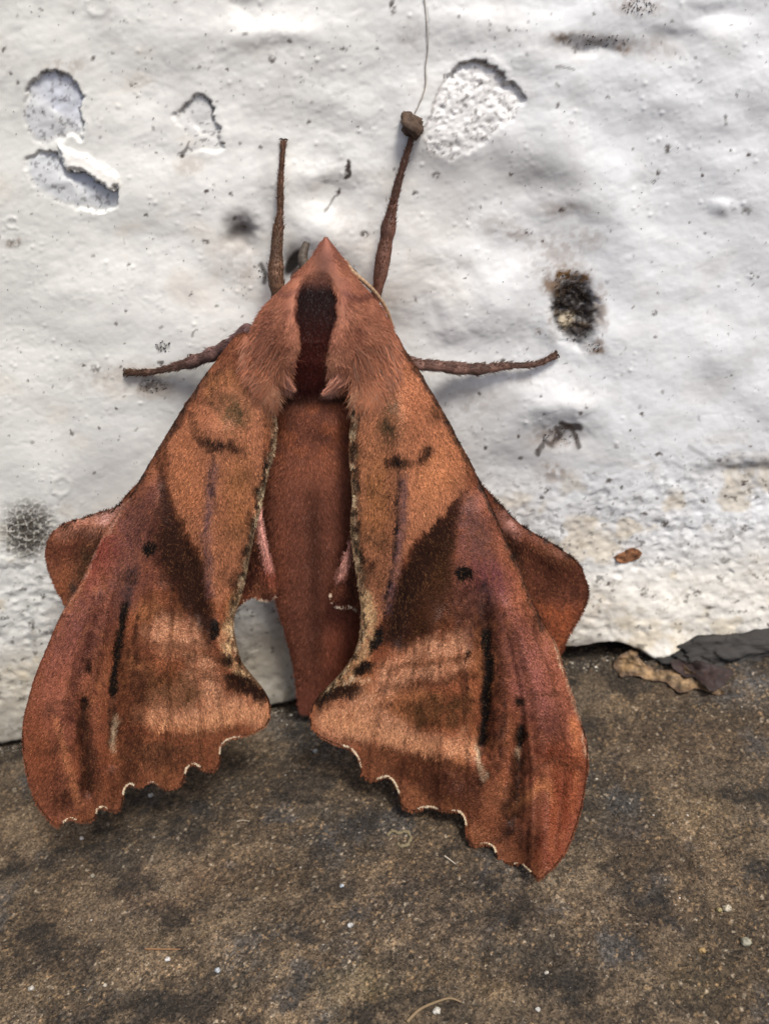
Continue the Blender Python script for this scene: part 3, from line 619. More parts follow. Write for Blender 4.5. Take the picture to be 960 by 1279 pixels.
def c_fl(X, Y):
    X = np.asarray(X, float); Y = np.asarray(Y, float)
    c = np.broadcast_to(lin(COPPER), X.shape+(3,)).copy()
    c = mixc(c, (156,100,72), sst(700, 560, Y)*.6)
    c = mixc(c, (196,130,82), sst(-.1, .5, fbm(X/30, Y/40, 231, 4))*.45)
    c = mixc(c, (128,64,44), sst(-.05, .5, fbm(X/24, Y/50, 232, 4))*.45)
    c = mixc(c, (70,44,30), sst(.05, .5, fbm(X/9, Y/13, 235, 4, .65))*.55)
    st = [
     # outer red margin
     ('p', RED, .8, [(150,985),(160,925),(230,925),(280,908),(330,905),(345,930),(280,1000),(60,1060),(20,1000),(60,960),(110,985)], 14),
     ('p', (134,76,58), .6, [(60,790),(140,770),(140,880),(120,1000),(60,1040),(15,960),(20,860)], 14),
     ('p', PINK, .75, [(150,640),(200,600),(215,660),(200,720),(160,760),(110,830),(60,850),(90,750)], 14),
     ('b', (172,104,84), .6, 70,870,26,50,10,.8),('b', (150,92,82), .6, 100,790,26,36,25,.8),('b', (186,112,84), .5, 90,850,20,40,20,.8),
     ('b', MAUVE, .75, 175,655,20,38,15,.8), ('b', MAUVE, .7, 158,730,14,34,10,.8), ('b', (122,68,66), .55, 150,690,30,16,-30,.8),
     ('b', (146,64,52), .6, 120,700,20,36,25,.7),
     # dark wedge between the pink area and the copper base
     ('p', DARK, .95, [(200,570),(209,600),(222,640),(240,672),(252,700),(262,745),(270,790),(262,802),(240,770),(222,740),(205,715),(200,660),(198,610)], 8), ('b', (90,46,32), .75, 205,700,26,66,-14,.95),
     ('p', (84,46,26), .7, [(200,640),(205,700),(215,745),(250,800),(262,800),(240,740),(220,700)], 10),
     ('b', DARK, .85, 218,690,22,44,-18,.6),('b', DARK, .8, 244,755,16,50,-20,.6),('b', (96,58,40), .5, 216,780,16,28,-30,.8),
     # copper base
     ('p', (184,118,84), .95, [(209,552),(245,510),(280,480),(330,500),(325,600),(300,720),(274,760),(264,738),(256,704),(246,676),(232,652),(219,628),(211,596)], 2.5), ('b', (156,98,68), .6, 290,640,26,60,0,.8),
     ('b', (196,122,78), .5, 235,600,20,50,-8,.8),('b', (180,116,68), .5, 300,620,18,60,0,.8),
     ('b', (84,72,44), .75, 292,515,17,22,0,.7), ('b', (74,56,36), .5, 270,500,14,12,0,.7), ('l', DARK, .85, [(250,546),(262,554),(272,556),(288,556),(302,562)], 7, .7), ('b', BLACK, .6, 272,555,12,8,5,.7),
     ('l', (110,70,48), .5, [(240,520),(246,545),(258,558)], 5, .7),
     ('l', (112,80,84), .75, [(268,580),(262,620),(258,660),(260,700),(264,740)], 5, .9), ('l', (60,40,40), .6, [(268,570),(264,600),(270,640)], 2, .5),
     ('b', (110,72,44), .5, 310,595,22,8,-10,.8),('b', (100,68,44), .5, 300,665,22,9,-10,.8),('b', (96,60,40), .5, 292,720,18,14,-10,.8),
     # inner margin, grey cream with dark spots
     ('l', (112,90,66), .8, [(347,490),(347,530),(344,562),(336,590),(328,628),(320,660),(313,686),(304,728),(298,756)], 6.5, .6),
     ('l', (180,156,124), .5, [(346,540),(341,575),(330,615),(318,660),(312,690),(303,728)], 4.5, .6),
     ('b', BLACK, .7, 334,578,7,9,0,.6),('b', BLACK, .75, 323,612,8,8,0,.6),('b', BLACK, .75, 316,648,9,9,0,.6),('b', DARK, .7, 308,690,9,12,0,.7),('b', DARK, .7, 296,728,10,12,0,.7),
     ('l', (200,164,122), .8, [(300,745),(288,770),(284,800),(284,822),(300,838),(318,852)], 7, .6),('l', (110,82,54), .6, [(290,750),(292,790),(300,824)], 3, .6),
     ('b', BLACK, .98, 269,787,6,15,-8,.3), ('b', BLACK, .98, 281,824,11,8,12,.3), ('b', DARK, .8, 288,766,4,10,0,.5),
     ('p', (50,24,18), .97, [(276,838),(290,838),(304,842),(318,850),(332,864),(335,876),(326,880),(312,872),(298,864),(284,856)], 3),
     ('l', BLACK, .7, [(300,826),(316,846),(332,864)], 3, .5),
     # light and dark bands of the outer field
     ('p', LIGHT, .75, [(175,790),(205,770),(245,780),(266,820),(280,860),(330,885),(330,905),(280,898),(240,905),(190,898),(180,870),(220,850),(240,825),(200,815)], 11),
     ('l', (120,68,42), .7, [(196,806),(220,812),(250,812),(276,820)], 5, .8), ('l', (128,76,48), .6, [(186,836),(220,830),(262,842)], 5, .8),
     ('p', (96,60,34), .75, [(160,850),(190,836),(240,846),(256,868),(236,884),(190,884),(165,880)], 10),
     ('l', (214,150,108), .7, [(176,892),(200,902),(240,906),(280,896),(328,888)], 10, .8),
     ('b', (204,140,100), .5, 300,885,28,10,5,.8),
     ('b', OLIVE, .4, 200,935,40,14,-5,.8),
     # streaks
     ('l', BLACK, .97, [(157,756),(152,785),(146,815),(143,842),(141,862)], 5.5, .45), ('l', (50,36,28), .8, [(143,860),(141,895),(140,925)], 6, .6), ('l', (78,58,58), .8, [(170,712),(162,735),(157,758)], 7, .8),
     ('l', DARK, .85, [(172,768),(171,790),(169,828)], 3.2, .7), ('b', DARK, .8, 110,832,5,11,8,.6), ('b', (40,30,28), .85, 105,878,6,11,8,.6),('b', (60,44,40), .7, 62,890,11,6,0,.8),
     ('l', (54,34,24), .8, [(102,895),(104,925),(109,955),(110,985)], 7, .8), ('b', DARK, .7, 112,968,9,13,0,.8), ('b', DARK, .7, 82,1000,12,12,0,.8),('l', CREAM, .6, [(147,896),(143,915),(140,935)], 3.5, .6),
     ('l', (200,128,84), .5, [(70,900),(86,960),(100,1005)], 4, .8),('l', (110,58,44), .6, [(120,770),(100,820),(84,880)], 5, .8),
     ('l', (64,46,40), .8, [(257,468),(234,502),(213,535),(196,563),(180,590),(165,616)], 5, .6),
     ('l', (196,150,130), .5, [(162,622),(140,655),(116,697),(98,735),(80,762)], 2.5, .6),
     ('b', (150,80,46), .5, 48,930,18,50,0,.8),
     ('p', (84,44,28), .7, [(150,770),(160,770),(176,850),(180,900),(175,975),(150,985),(146,900)], 7), ('l', BLACK, .99, [(157,756),(152,785),(146,815),(142,842),(141,866)], 4.6, .35),
     ('p', (70,38,26), .7, [(100,880),(112,900),(124,960),(122,1000),(100,1000),(98,930)], 7), ('b', BLACK, .97, 105,878,5,10,10,.4),('b', BLACK, .95, 111,833,4,9,8,.5),
     ('l', (84,42,34), .7, [(128,745),(112,800),(96,850),(88,900)], 6, .8),('b', (86,46,32), .6, 178,830,10,50,0,.8),('b', (92,48,34), .6, 130,800,10,40,18,.8),
     ('b', (74,42,30), .6, 210,950,30,14,0,.8),('b', (80,42,30), .6, 140,975,16,30,0,.8),
    ]
    st += [('l', (92,50,34), .45, v, 1.8, .7) for v in VEINS_L]+[('l', (98,56,36), .6, v, 2.6, .8) for v in CROSS_L]
    c = paint(c, X, Y, st)
    e = pdist(X, Y, [(347,500),(346,540),(335,590),(327,630),(316,676),(306,725),(294,760),(293,800),(303,828)]); mo = fbm(X/5, Y/10, 236, 3, .65)
    c = mixc(c, (30,22,18), sst(14, 6, e)*sst(.02, .25, mo)*.8); c = mixc(c, (200,176,142), sst(9, 3, e)*sst(-.02, -.3, mo)*.7)
    c = mixc(c, (20,12,12), blob(X+2.5*fbm(X/4, Y/4, 233, 2), Y+2.5*fbm(X/4, Y/4, 234, 2), 187, 685, 9, 9, 0, .15))
    return GAINF(c)
def c_fr(X, Y):
    X = np.asarray(X, float); Y = np.asarray(Y, float)
    c = np.broadcast_to(lin(COPPER), X.shape+(3,)).copy()
    c = mixc(c, (158,100,72), sst(700, 560, Y)*.6)
    c = mixc(c, (196,130,82), sst(-.1, .5, fbm(X/30, Y/40, 241, 4))*.45)
    c = mixc(c, (128,64,44), sst(-.05, .5, fbm(X/24, Y/50, 242, 4))*.45)
    c = mixc(c, (70,44,30), sst(.05, .5, fbm(X/9, Y/13, 245, 4, .65))*.55)
    st = [
     ('p', RED, .8, [(440,940),(480,935),(540,950),(590,965),(640,985),(700,980),(740,950),(740,1040),(674,1110),(560,1040),(440,990)], 14),
     ('p', (138,76,56), .6, [(615,760),(690,800),(730,900),(740,1000),(690,1080),(650,1040),(625,900)], 14),
     ('p', PINK, .75, [(565,660),(600,610),(640,700),(690,810),(720,880),(690,900),(650,880),(620,800),(600,760),(560,760)], 14),
     ('b', (176,104,68), .6, 645,730,16,60,-25,.8),('b', (190,112,80), .5, 706,880,16,60,-15,.8),
     ('b', MAUVE, .8, 592,660,15,44,-18,.8), ('b', (140,78,84), .8, 608,725,26,22,20,.8), ('b', (124,74,66), .6, 690,900,22,30,-10,.8), ('b', (170,100,90), .5, 660,860,20,40,-10,.8),
     ('b', MAUVE, .6, 575,760,10,40,0,.8),('l', MAUVE, .8, [(588,740),(586,780),(584,810)], 6, .8),
     ('p', DARK, .95, [(578,614),(560,634),(538,656),(514,682),(500,715),(486,755),(476,800),(500,815),(530,796),(552,765),(562,730),(566,690),(568,660),(574,640)], 8), ('b', (90,46,32), .75, 545,755,46,46,20,.95), ('b', (84,44,30), .6, 590,770,24,40,0,.9),
     ('p', (90,54,26), .75, [(540,680),(566,670),(560,740),(540,780),(515,800),(520,750)], 10),
     ('b', (86,48,30), .8, 540,762,24,30,20,.8),('b', (46,22,14), .85, 502,750,18,54,16,.7),('b', DARK, .8, 540,690,18,40,30,.7),
     ('p', (186,120,85), .95, [(450,600),(450,480),(500,440),(550,515),(578,575),(580,608),(560,634),(537,655),(514,680),(500,700),(490,740),(474,780),(452,700)], 2.5), ('b', (156,98,68), .6, 470,650,26,60,0,.8),
     ('b', (206,134,88), .6, 545,590,20,44,20,.8),('b', (180,116,66), .5, 470,620,18,60,0,.8),
     ('b', (70,60,40), .75, 487,525,13,28,0,.7), ('l', DARK, .85, [(486,578),(500,576),(515,577),(528,573),(534,562)], 6.5, .7), ('b', BLACK, .65, 503,578,13,8,0,.7), ('b', (90,54,36), .7, 543,516,7,9,0,.7),
     ('l', (112,80,84), .75, [(504,600),(503,640),(498,680),(490,720),(483,760)], 5.5, .9), ('l', (50,34,36), .8, [(500,590),(497,640),(492,690),(486,730),(480,770)], 2.6, .6),
     ('b', (110,72,44), .5, 462,612,20,8,10,.8),('b', (80,56,40), .6, 466,672,18,9,10,.8),('b', (84,54,40), .6, 462,720,16,12,10,.8),
     ('l', (112,90,66), .75, [(443,500),(441,540),(440,580),(443,620),(442,655),(443,685),(450,715),(455,748),(456,775)], 6.5, .6),
     ('l', (180,156,124), .5, [(440,600),(441,640),(442,680),(448,715),(452,745)], 4, .6),
     ('b', BLACK, .7, 446,655,7,9,0,.6),('b', BLACK, .7, 452,692,6,8,0,.6),('b', DARK, .75, 460,705,10,8,0,.6),('b', DARK, .6, 444,600,5,10,0,.6),
     ('l', (204,166,122), .8, [(458,745),(462,775),(458,805),(444,830),(424,850),(404,866)], 9, .6),
     ('b', BLACK, .98, 470,799,6,20,24,.3), ('b', BLACK, .98, 455,834,13,7,-18,.3), ('b', BLACK, .85, 452,793,4,12,24,.4),('l', DARK, .8, [(446,812),(432,834),(410,855)], 3.5, .5),
     ('p', (50,24,18), .97, [(392,882),(400,868),(415,858),(432,854),(452,852),(458,858),(448,868),(430,872),(410,880),(398,888)], 3),
     ('l', BLACK, .8, [(393,880),(402,868),(420,856)], 3.5, .5), ('l', CREAM, .7, [(432,850),(446,846),(460,850)], 3, .5),
     ('p', LIGHT, .75, [(394,893),(430,874),(462,858),(480,826),(530,800),(580,790),(590,830),(560,850),(500,860),(480,885),(530,915),(590,925),(592,945),(540,940),(470,930),(420,924),(396,912)], 11),
     ('l', (116,64,40), .7, [(500,862),(530,852),(560,850),(590,842)], 5, .8), ('l', (150,90,56), .6, [(500,830),(540,826),(590,818)], 4.5, .8),
     ('p', (92,58,32), .75, [(500,884),(530,868),(590,866),(592,900),(560,912),(520,906)], 10),
     ('l', (214,150,108), .7, [(410,900),(450,910),(500,924),(545,934),(588,936)], 10, .8),
     ('b', (214,148,104), .5, 430,896,30,14,5,.8),('b', OLIVE, .45, 530,965,40,16,12,.8),('b', (96,64,40), .4, 560,990,40,14,12,.8),
     ('l', BLACK, .97, [(607,800),(610,830),(608,860),(605,890)], 6.5, .45), ('l', (34,24,20), .9, [(604,760),(606,780),(608,805)], 6, .6), ('l', (40,30,24), .9, [(606,888),(603,915),(600,940)], 7, .6), ('l', (84,62,66), .8, [(604,735),(606,765)], 9, .8),
     ('b', BLACK, .85, 583,818,3.5,8,0,.6), ('l', DARK, .7, [(582,835),(580,870)], 3, .8), ('b', (30,22,20), .85, 649,878,6,8,0,.6), ('b', (30,22,20), .9, 648,920,8,14,0,.6), ('l', (60,34,24), .85, [(650,945),(646,980),(640,1020)], 9, .8),
     ('b', (60,42,36), .75, 693,948,9,8,0,.8), ('b', (50,32,24), .8, 597,972,8,16,10,.7),('b', (90,50,34), .7, 668,1058,14,12,0,.8),('b', (70,40,30), .6, 632,1025,12,20,10,.8),
     ('l', CREAM, .65, [(594,932),(598,952),(606,972)], 3.5, .6),('l', CREAM, .5, [(648,935),(646,945)], 4, .6),('l', (210,150,112), .5, [(556,945),(572,925),(580,910)], 4, .7),
     ('l', (200,128,80), .6, [(640,1010),(680,975),(694,1010),(688,1060)], 5, .8),('l', (212,132,84), .6, [(716,900),(722,950),(716,1010)], 5, .8),
     ('l', (70,52,44), .85, [(505,436),(525,466),(545,500),(560,526),(583,570),(598,600),(609,622),(632,675),(646,705),(658,735),(673,768)], 4.5, .6),
     ('b', (50,36,28), .8, 672,780,7,14,-25,.7),('l', (196,160,130), .7, [(690,797),(708,848),(726,905),(732,945)], 2, .6),
     ('b', (160,74,44), .5, 700,1010,18,50,15,.8),
     ('p', (74,36,24), .75, [(596,740),(622,760),(632,840),(636,900),(630,960),(606,980),(602,900),(600,820)], 8), ('l', BLACK, .99, [(605,790),(611,830),(609,860),(606,895),(603,925)], 5.4, .35),
     ('p', (66,36,24), .75, [(640,940),(656,945),(656,1000),(648,1040),(625,1050),(632,1000)], 8), ('b', BLACK, .97, 649,920,7,13,0,.4),('b', BLACK, .95, 649,878,5,8,10,.5),
     ('p', (96,48,30), .6, [(480,935),(560,950),(600,960),(600,1030),(560,1005),(490,970)], 10),('b', (84,42,28), .6, 560,980,34,16,14,.8),('b', (70,38,28), .7, 664,1050,22,20,0,.8),
     ('l', (90,46,32), .6, [(640,790),(662,860),(676,940)], 6, .8),('p', (128,60,36), .6, [(672,930),(730,930),(738,1000),(690,1090),(660,1080),(690,1000)], 9),
    ]
    st += [('l', (92,50,34), .45, v, 1.8, .7) for v in VEINS_R]+[('l', (98,56,36), .6, v, 2.6, .8) for v in CROSS_R]
    c = paint(c, X, Y, st)
    e = pdist(X, Y, [(441,500),(437,560),(440,620),(440,682),(449,742),(451,790),(440,820),(420,846),(400,864)]); mo = fbm(X/5, Y/10, 246, 3, .65)
    c = mixc(c, (30,22,18), sst(14, 6, e)*sst(.02, .25, mo)*.8); c = mixc(c, (200,176,142), sst(9, 3, e)*sst(-.02, -.3, mo)*.7)
    c = mixc(c, (20,12,12), blob(X+2.5*fbm(X/4, Y/4, 243, 2), Y+2.5*fbm(X/4, Y/4, 244, 2), 579, 716, 11, 9, 0, .15))
    return GAINF(c)
def c_hl(X, Y):
    c = np.broadcast_to(lin((138,82,58)), np.shape(X)+(3,)).copy()
    return GAINF(paint(c, X, Y, [('l', (190,128,104), .8, [(78,662),(105,658),(132,664)], 9, .8), ('l', (190,140,128), .7, [(150,632),(130,648)], 8, .7), ('l', (96,46,32), .7, [(70,690),(120,690)], 12, .8), ('b', (160,92,54), .5, 84,730,16,24,0,.8), ('b', OLIVE, .8, 110,700,14,36,20,.7),
        ('b', (70,60,56), .8, 96,738,9,14,25,.8),('l', (70,48,38), .8, [(165,604),(146,634),(110,645),(78,656)], 2.5, .5),
        ('l', (226,160,146), .95, [(327,640),(330,680),(337,710)], 6, .7), ('b', (150,70,54), .5, 335,715,10,26,-10,.7), ('b', (70,28,22), .9, 312,712,12,34,8,.7), ('b', (150,80,56), .5, 306,745,10,8,0,.8)]))
def c_hr(X, Y):
    c = np.broadcast_to(lin((122,68,48)), np.shape(X)+(3,)).copy()
    return GAINF(paint(c, X, Y, [('p', (96,50,34), .8, [(660,705),(735,700),(740,755),(700,745),(670,750)], 10), ('p', (168,88,52), .7, [(670,755),(725,758),(700,815),(685,790)], 10), ('b', (176,124,112), .7, 633,655,8,20,-40,.7), ('b', (120,74,50), .6, 690,692,30,8,25,.8),
        ('l', (70,48,38), .8, [(602,598),(625,630),(664,664),(695,682),(716,698)], 2.5, .5), ('b', (60,40,30), .7, 640,690,8,30,-25,.8),
        ('l', (222,156,140), .9, [(436,680),(428,706),(424,720)], 6, .7), ('b', (80,32,26), .9, 434,738,12,22,8,.7)]))

SH = {'l': (300, 380), 'r': (480, 380)}
def scales_on(wing, poly, hf, cf, key, n, length=4.3, lift=.055):
    x, y = sample_in(poly, n); h = hf(x, y)
    sx, sy = SH[key]; ang = np.arctan2(y-sy, x-sx); ang = ang*.55+math.pi/2*.45
    ang = ang+.45*fbm(x/30, y/30, 251, 2)+rng.normal(0, .28, len(x))
    c = cf(x+rng.normal(0, 1.0, len(x)), y+rng.normal(0, 1.8, len(x))); k = np.exp(rng.normal(0, .29, len(x)))[:, None]
    r = rng.random(len(x))
    c = c*k; c = np.where((r > .91)[:, None], c*1.1+lin((224,162,104))*.13, c); c = np.where((r < .2)[:, None], c*.45, c)
    L = length*rng.uniform(.6, 1.25, len(x))
    return hairs('scale_layer', x, y, h+.03, ang, L, lift*rng.uniform(.4, 1.5, len(x)), rng.uniform(1.0, 1.8, len(x)), c, scale_mat, wing)
def fringe(wing, poly_src, hf, pred, n_per, length, parent):
    """short hairs round an outline: pale in the notches, dark on the teeth"""
    P = catmull(poly_src, 24, True); nx = np.roll(P, -1, 0)-np.roll(P, 1, 0)
    nrm = np.stack([nx[:, 1], -nx[:, 0]], 1); nrm /= np.linalg.norm(nrm, axis=1)[:, None]+1e-9
    tst = P+nrm*2; flip = inside(tst[:, 0], tst[:, 1], P); nrm[flip] *= -1
    cxy, ok = pred(P[:, 0], P[:, 1], P)
    idx = np.nonzero(ok)[0]; idx = np.repeat(idx, n_per); idx = idx[vn(idx/9., idx*0., 281) > .30*rng.random(len(idx))+.12]; x = P[idx, 0]+rng.normal(0, .4, len(idx)); y = P[idx, 1]+rng.normal(0, .4, len(idx))
    x -= nrm[idx, 0]*1.2; y -= nrm[idx, 1]*1.2
    a = np.arctan2(nrm[idx, 1], nrm[idx, 0])+rng.normal(0, .3, len(idx))
    c = cxy[idx]*np.exp(rng.normal(0, .25, len(idx)))[:, None]
    return hairs('fringe', x, y, hf(x, y)+.02, a, length*rng.uniform(.5, 1.2, len(idx)), .05, 1.1, c, fur_mat, parent)
def concavity(P, k=40):
    m = (np.roll(P, k, 0)+np.roll(P, -k, 0))/2; return m-P
def pred_fw(cf):
    def f(x, y, P):
        cc = cf(x, y)*.8
        low = (y > 905) | ((y > 860) & (y < 910) & (x > 325) & (x < 400))
        d = concavity(P, 36); mid = P+d*1.0
        # notch when the chord's middle lies outside the wing outline
        notch = ~inside(mid[:, 0]+d[:, 0]*.2, mid[:, 1]+d[:, 1]*.2, P) & (np.hypot(d[:, 0], d[:, 1]) > 1.0)
        c = np.where((low & notch)[:, None], lin((236,214,182)), np.where(low[:, None], lin((60,38,28)), cc*.95))
        inner = (y > 560) & (y < 860) & (x > 285) & (x < 455); c = np.where(inner[:, None], lin((128,104,80)), c)
        return c, np.ones(len(x), bool)
    return f

hind_l = sheet('hindwing', HLo, h_hl, c_hl, wing_mat); hind_r = sheet('hindwing', HRo, h_hr, c_hr, wing_mat)
fore_l = sheet('forewing', FLo, h_fl, c_fl, wing_mat, 1.3); fore_r = sheet('forewing', FRo, h_fr, c_fr, wing_mat, 1.3)
scales_on(fore_l, FLo, h_fl, c_fl, 'l', 150000); scales_on(fore_r, FRo, h_fr, c_fr, 'r', 170000)
scales_on(hind_l, HLo, h_hl, c_hl, 'l', 36000); scales_on(hind_r, HRo, h_hr, c_hr, 'r', 36000)
fringe(fore_l, FL, h_fl, pred_fw(c_fl), 4, 1.9, fore_l); fringe(fore_r, FR, h_fr, pred_fw(c_fr), 4, 1.9, fore_r)
def pred_hw(cf, cx0):
    def f(x, y, P):
        inner = (np.abs(x-380) < 90) & (y > 742); c = np.where(inner[:, None] & (vn(x/2, y/2, 282) > .35)[:, None], lin((222,196,170)), cf(x, y)*.8); return c, (y > 600)
    return f
fringe(hind_l, HL, h_hl, pred_hw(c_hl, 0), 3, 3.6, hind_l); fringe(hind_r, HR, h_hr, pred_hw(c_hr, 0), 4, 4.2, hind_r)

# ------------------------------------------------------------------ body: head, thorax and abdomen in one mesh
#        y    left  right  hcentre  half thickness
BODY = [(297,405,409,7.5,.3),(305,400,415,7.5,1.2),(318,391,424,7.6,2.4),(334,378,435,7.8,3.4),(350,362,447,8.0,4.3),(368,343,464,8.0,5.2),(386,327,478,8.0,6.0),(404,317,487,8.0,6.6),(425,313,490,7.8,7.0),(450,318,482,7.4,6.8),(475,328,462,6.8,6.0),(500,338,447,6.2,5.2),
        (530,338,446,5.8,4.9),(560,334,447,5.5,4.8),(600,330,449,5.3,4.7),(640,329,451,5.2,4.6),(680,332,454,5.1,4.4),(720,338,453,5.0,4.1),(760,348,450,4.8,3.8),(800,360,447,4.7,3.2),(830,366,434,4.6,2.6),(855,371,415,4.5,1.8),(875,373,398,4.4,1.1),(888,377,388,4.4,.3)]
_b = np.array(BODY, float)
def body_par(y):
    return [np.interp(y, _b[:, 0], _b[:, k]) for k in (1, 2, 3, 4)]
def body_top(X, Y):
    l, r, hc, t = body_par(Y); cx = (l+r)/2; w = (r-l)/2
    u = np.clip((X-cx)/np.maximum(w, .5), -1, 1)
    h = hc+t*np.sqrt(np.maximum(1-u*u, 0))
    return h+body_relief(X, Y)
def gl(Y): return np.interp(Y, [330,352,370,400,430,460,485,500], [398,376,371,371,375,369,362,362])   # inner edges of the two shoulder tufts
def gr_(Y): return np.interp(Y, [330,352,370,400,430,460,485,500], [404,414,420,420,410,408,409,410])
def body_relief(X, Y):
    on = sst(335, 362, Y)*sst(500, 484, Y)
    groove = sst(-2, 5, X-gl(Y))*sst(-2, 5, gr_(Y)-X)
    r = -1.7*groove*on
    r = r + .8*on*(np.exp(-((X-gl(Y)+14)/15)**2)+np.exp(-((X-gr_(Y)-14)/15)**2))
    r = r + .03*np.sin((Y-600)/38*math.pi*2)*sst(570, 610, Y)*sst(870, 830, Y) + .3*np.exp(-((X-390)/26)**2-((Y-525)/20)**2) + .6*np.exp(-((X-410)/16)**2-((Y-530)/16)**2)
    return r
def c_body(X, Y):
    X = np.asarray(X, float); Y = np.asarray(Y, float)
    c = np.broadcast_to(lin((168,108,84)), X.shape+(3,)).copy()
    c = mixc(c, (188,128,100), sst(-.1, .5, fbm(X/20, Y/26, 261, 4))*.5); c = mixc(c, (124,72,62), sst(0, .5, fbm(X/16, Y/30, 262, 4))*.4)
    c = mixc(c, (170,100,60), sst(26, 60, np.abs(X-400))*sst(400, 460, Y)*.35)
    c = mixc(c, (130,82,76), blob(X, Y, 407, 305, 22, 22, 0, .9)*.5)
    ab = sst(488, 506, Y); c = mixc(c, (152,92,70), ab)
    c = mixc(c, (176,102,68), ab*sst(640, 520, Y)*.7*sst(-.2, .3, fbm(X/14, Y/14, 263, 3)))
    c = mixc(c, (112,64,50), sst(575, 650, Y)*.5); c = mixc(c, (176,104,78), sst(730, 800, Y)*sst(390, 425, X)*.85); c = mixc(c, (168,98,72), np.exp(-((X-352)/10)**2)*sst(560, 700, Y)*.4)
    mid = 392+(Y-640)*.03
    c = mixc(c, (40,24,18), sst(575, 640, Y)*sst(880, 780, Y)*np.exp(-((X-mid)/11)**2)*.5)
    c = mixc(c, (140,74,54), sst(690, 780, Y)*.55*sst(390, 420, X)); c = mixc(c, (150,84,66), sst(820, 880, Y)*.5)
    # maroon stripe down the thorax
    wob = 3*fbm(X/7, Y/12, 264, 3)
    m = sst(-3, 3, X-gl(Y)+wob)*sst(-3, 3, gr_(Y)-X+wob)*sst(340, 366, Y)*sst(502, 486, Y)
    c = mixc(c, (104,40,30), m*.96); c = mixc(c, (26,6,4), m*sst(500, 365, Y)*.93); c = mixc(c, (50,20,18), m*sst(465, 490, Y)*.6)
    c = mixc(c, (70,46,42), blob(X, Y, 403, 332, 10, 18, 0, .8)*.6*sst(352, 340, Y)); c = mixc(c, (70,42,36), blob(X, Y, 405, 350, 22, 10, 0, .8)*.5)
    c = mixc(c, (44,20,18), np.exp(-((Y-496)/9)**2)*sst(345, 352, X)*sst(438, 430, X)*.85*(1-m))
    c = mixc(c, (206,142,108), np.exp(-((X-gr_(Y)-7)/7)**2)*sst(425, 445, Y)*sst(490, 478, Y)*.65)
    c = mixc(c, (200,148,128), (blob(X, Y, 360, 481, 9, 8, 40, .7)+blob(X, Y, 412, 486, 10, 7, -20, .7))*.7)
    c = mixc(c, (112,66,62), line(X, Y, [(430,366),(445,372),(460,366)], 3.5, .8)*.6+line(X, Y, [(345,364),(362,368),(374,362)], 3.5, .8)*.5)
    c = mixc(c, (130,100,90), (sst(60, 84, np.abs(X-400)))*sst(440, 480, Y)*sst(500, 490, Y)*.4)
    return GAINF(c)
def build_body():
    ys = catmull(_b[:, :1], 7)[:, 0]; ys = np.unique(ys); n = 72; V = []; C = []
    l, r, hc, t = body_par(ys); th = 2*math.pi*np.arange(n)/n
    Y = np.repeat(ys[:, None], n, 1); cx = ((l+r)/2)[:, None]; w = ((r-l)/2)[:, None]
    X = cx+w*np.cos(th); hh = hc[:, None]+t[:, None]*np.sin(th)*np.where(np.sin(th) < 0, .75, 1)
    hh = hh+body_relief(X, Y)*np.clip(np.sin(th)*2, 0, 1)
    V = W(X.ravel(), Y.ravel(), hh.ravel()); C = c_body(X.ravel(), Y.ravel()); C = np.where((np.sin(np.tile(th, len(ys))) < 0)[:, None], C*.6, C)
    F = grid_faces(len(ys), n, True)[:, ::-1]
    V = np.r_[V, [V[:n].mean(0), V[-n:].mean(0)]]; C = np.r_[C, C[:1], C[-1:]]; k0 = len(V)-2; m = (len(ys)-1)*n
    caps = [[k0, i, (i+1) % n, (i+2) % n] for i in range(0, n, 2)]+[[k0+1, m+(i+2) % n, m+(i+1) % n, m+i] for i in range(0, n, 2)]
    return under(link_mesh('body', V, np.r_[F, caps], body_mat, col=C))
body = build_body()
def flow(X, Y):
    """direction of the coat: back from the head and out over the shoulders"""
    a = math.pi/2 + np.clip((400-X)/80, -1, 1)*.42*sst(300, 360, Y)*sst(470, 420, Y)*1.2
    a = a + np.where(Y < 345, np.clip((404-X)/26, -1, 1)*.5, 0)
    a = a - .5*np.exp(-((X-gl(Y)+7)/7)**2)*sst(455, 475, Y)*sst(500, 490, Y) + .5*np.exp(-((X-gr_(Y)-7)/7)**2)*sst(455, 475, Y)*sst(500, 490, Y)
    return a
def body_fur(n, y0, y1, ln, lift, wid, segs, name='fur'):
    y = rng.uniform(y0, y1, n); th = rng.uniform(.0, math.pi, n)
    th = np.clip(th, .02, 3.12); l, r, hc, t = body_par(y); cx = (l+r)/2; w = (r-l)/2
    x = cx+w*np.cos(th)*.985; h = np.maximum(body_top(x, y), hc+t*np.sin(th)*.95)
    keep = rng.random(n) < np.clip(w/60, .45, 1)*1.2; x, y, h = x[keep], y[keep], h[keep]
    k = len(x); a = flow(x, y)+rng.normal(0, .15, k)+.35*fbm(x/14, y/14, 271, 2)
    c = c_body(x, y)*np.exp(rng.normal(0, .28, k))[:, None]
    rr = rng.random(k); c = np.where((rr > .93)[:, None], c*1.3+.03, c)
    L = ln*rng.uniform(.6, 1.3, k)
    on = (x > gl(y)-1) & (x < gr_(y)+1) & (y > 350) & (y < 490); L = np.where(on, L*.7, L)
    return hairs(name, x, y, h-.02, a, L, lift*rng.uniform(.5, 1.3, k), wid, c, fur_mat, body, segs, rng.normal(0, .35, k), droop=.5)
body_fur(75000, 296, 492, 8, .26, 1.0, 2)
body_fur(60000, 490, 888, 6, .14, 1.1, 1)
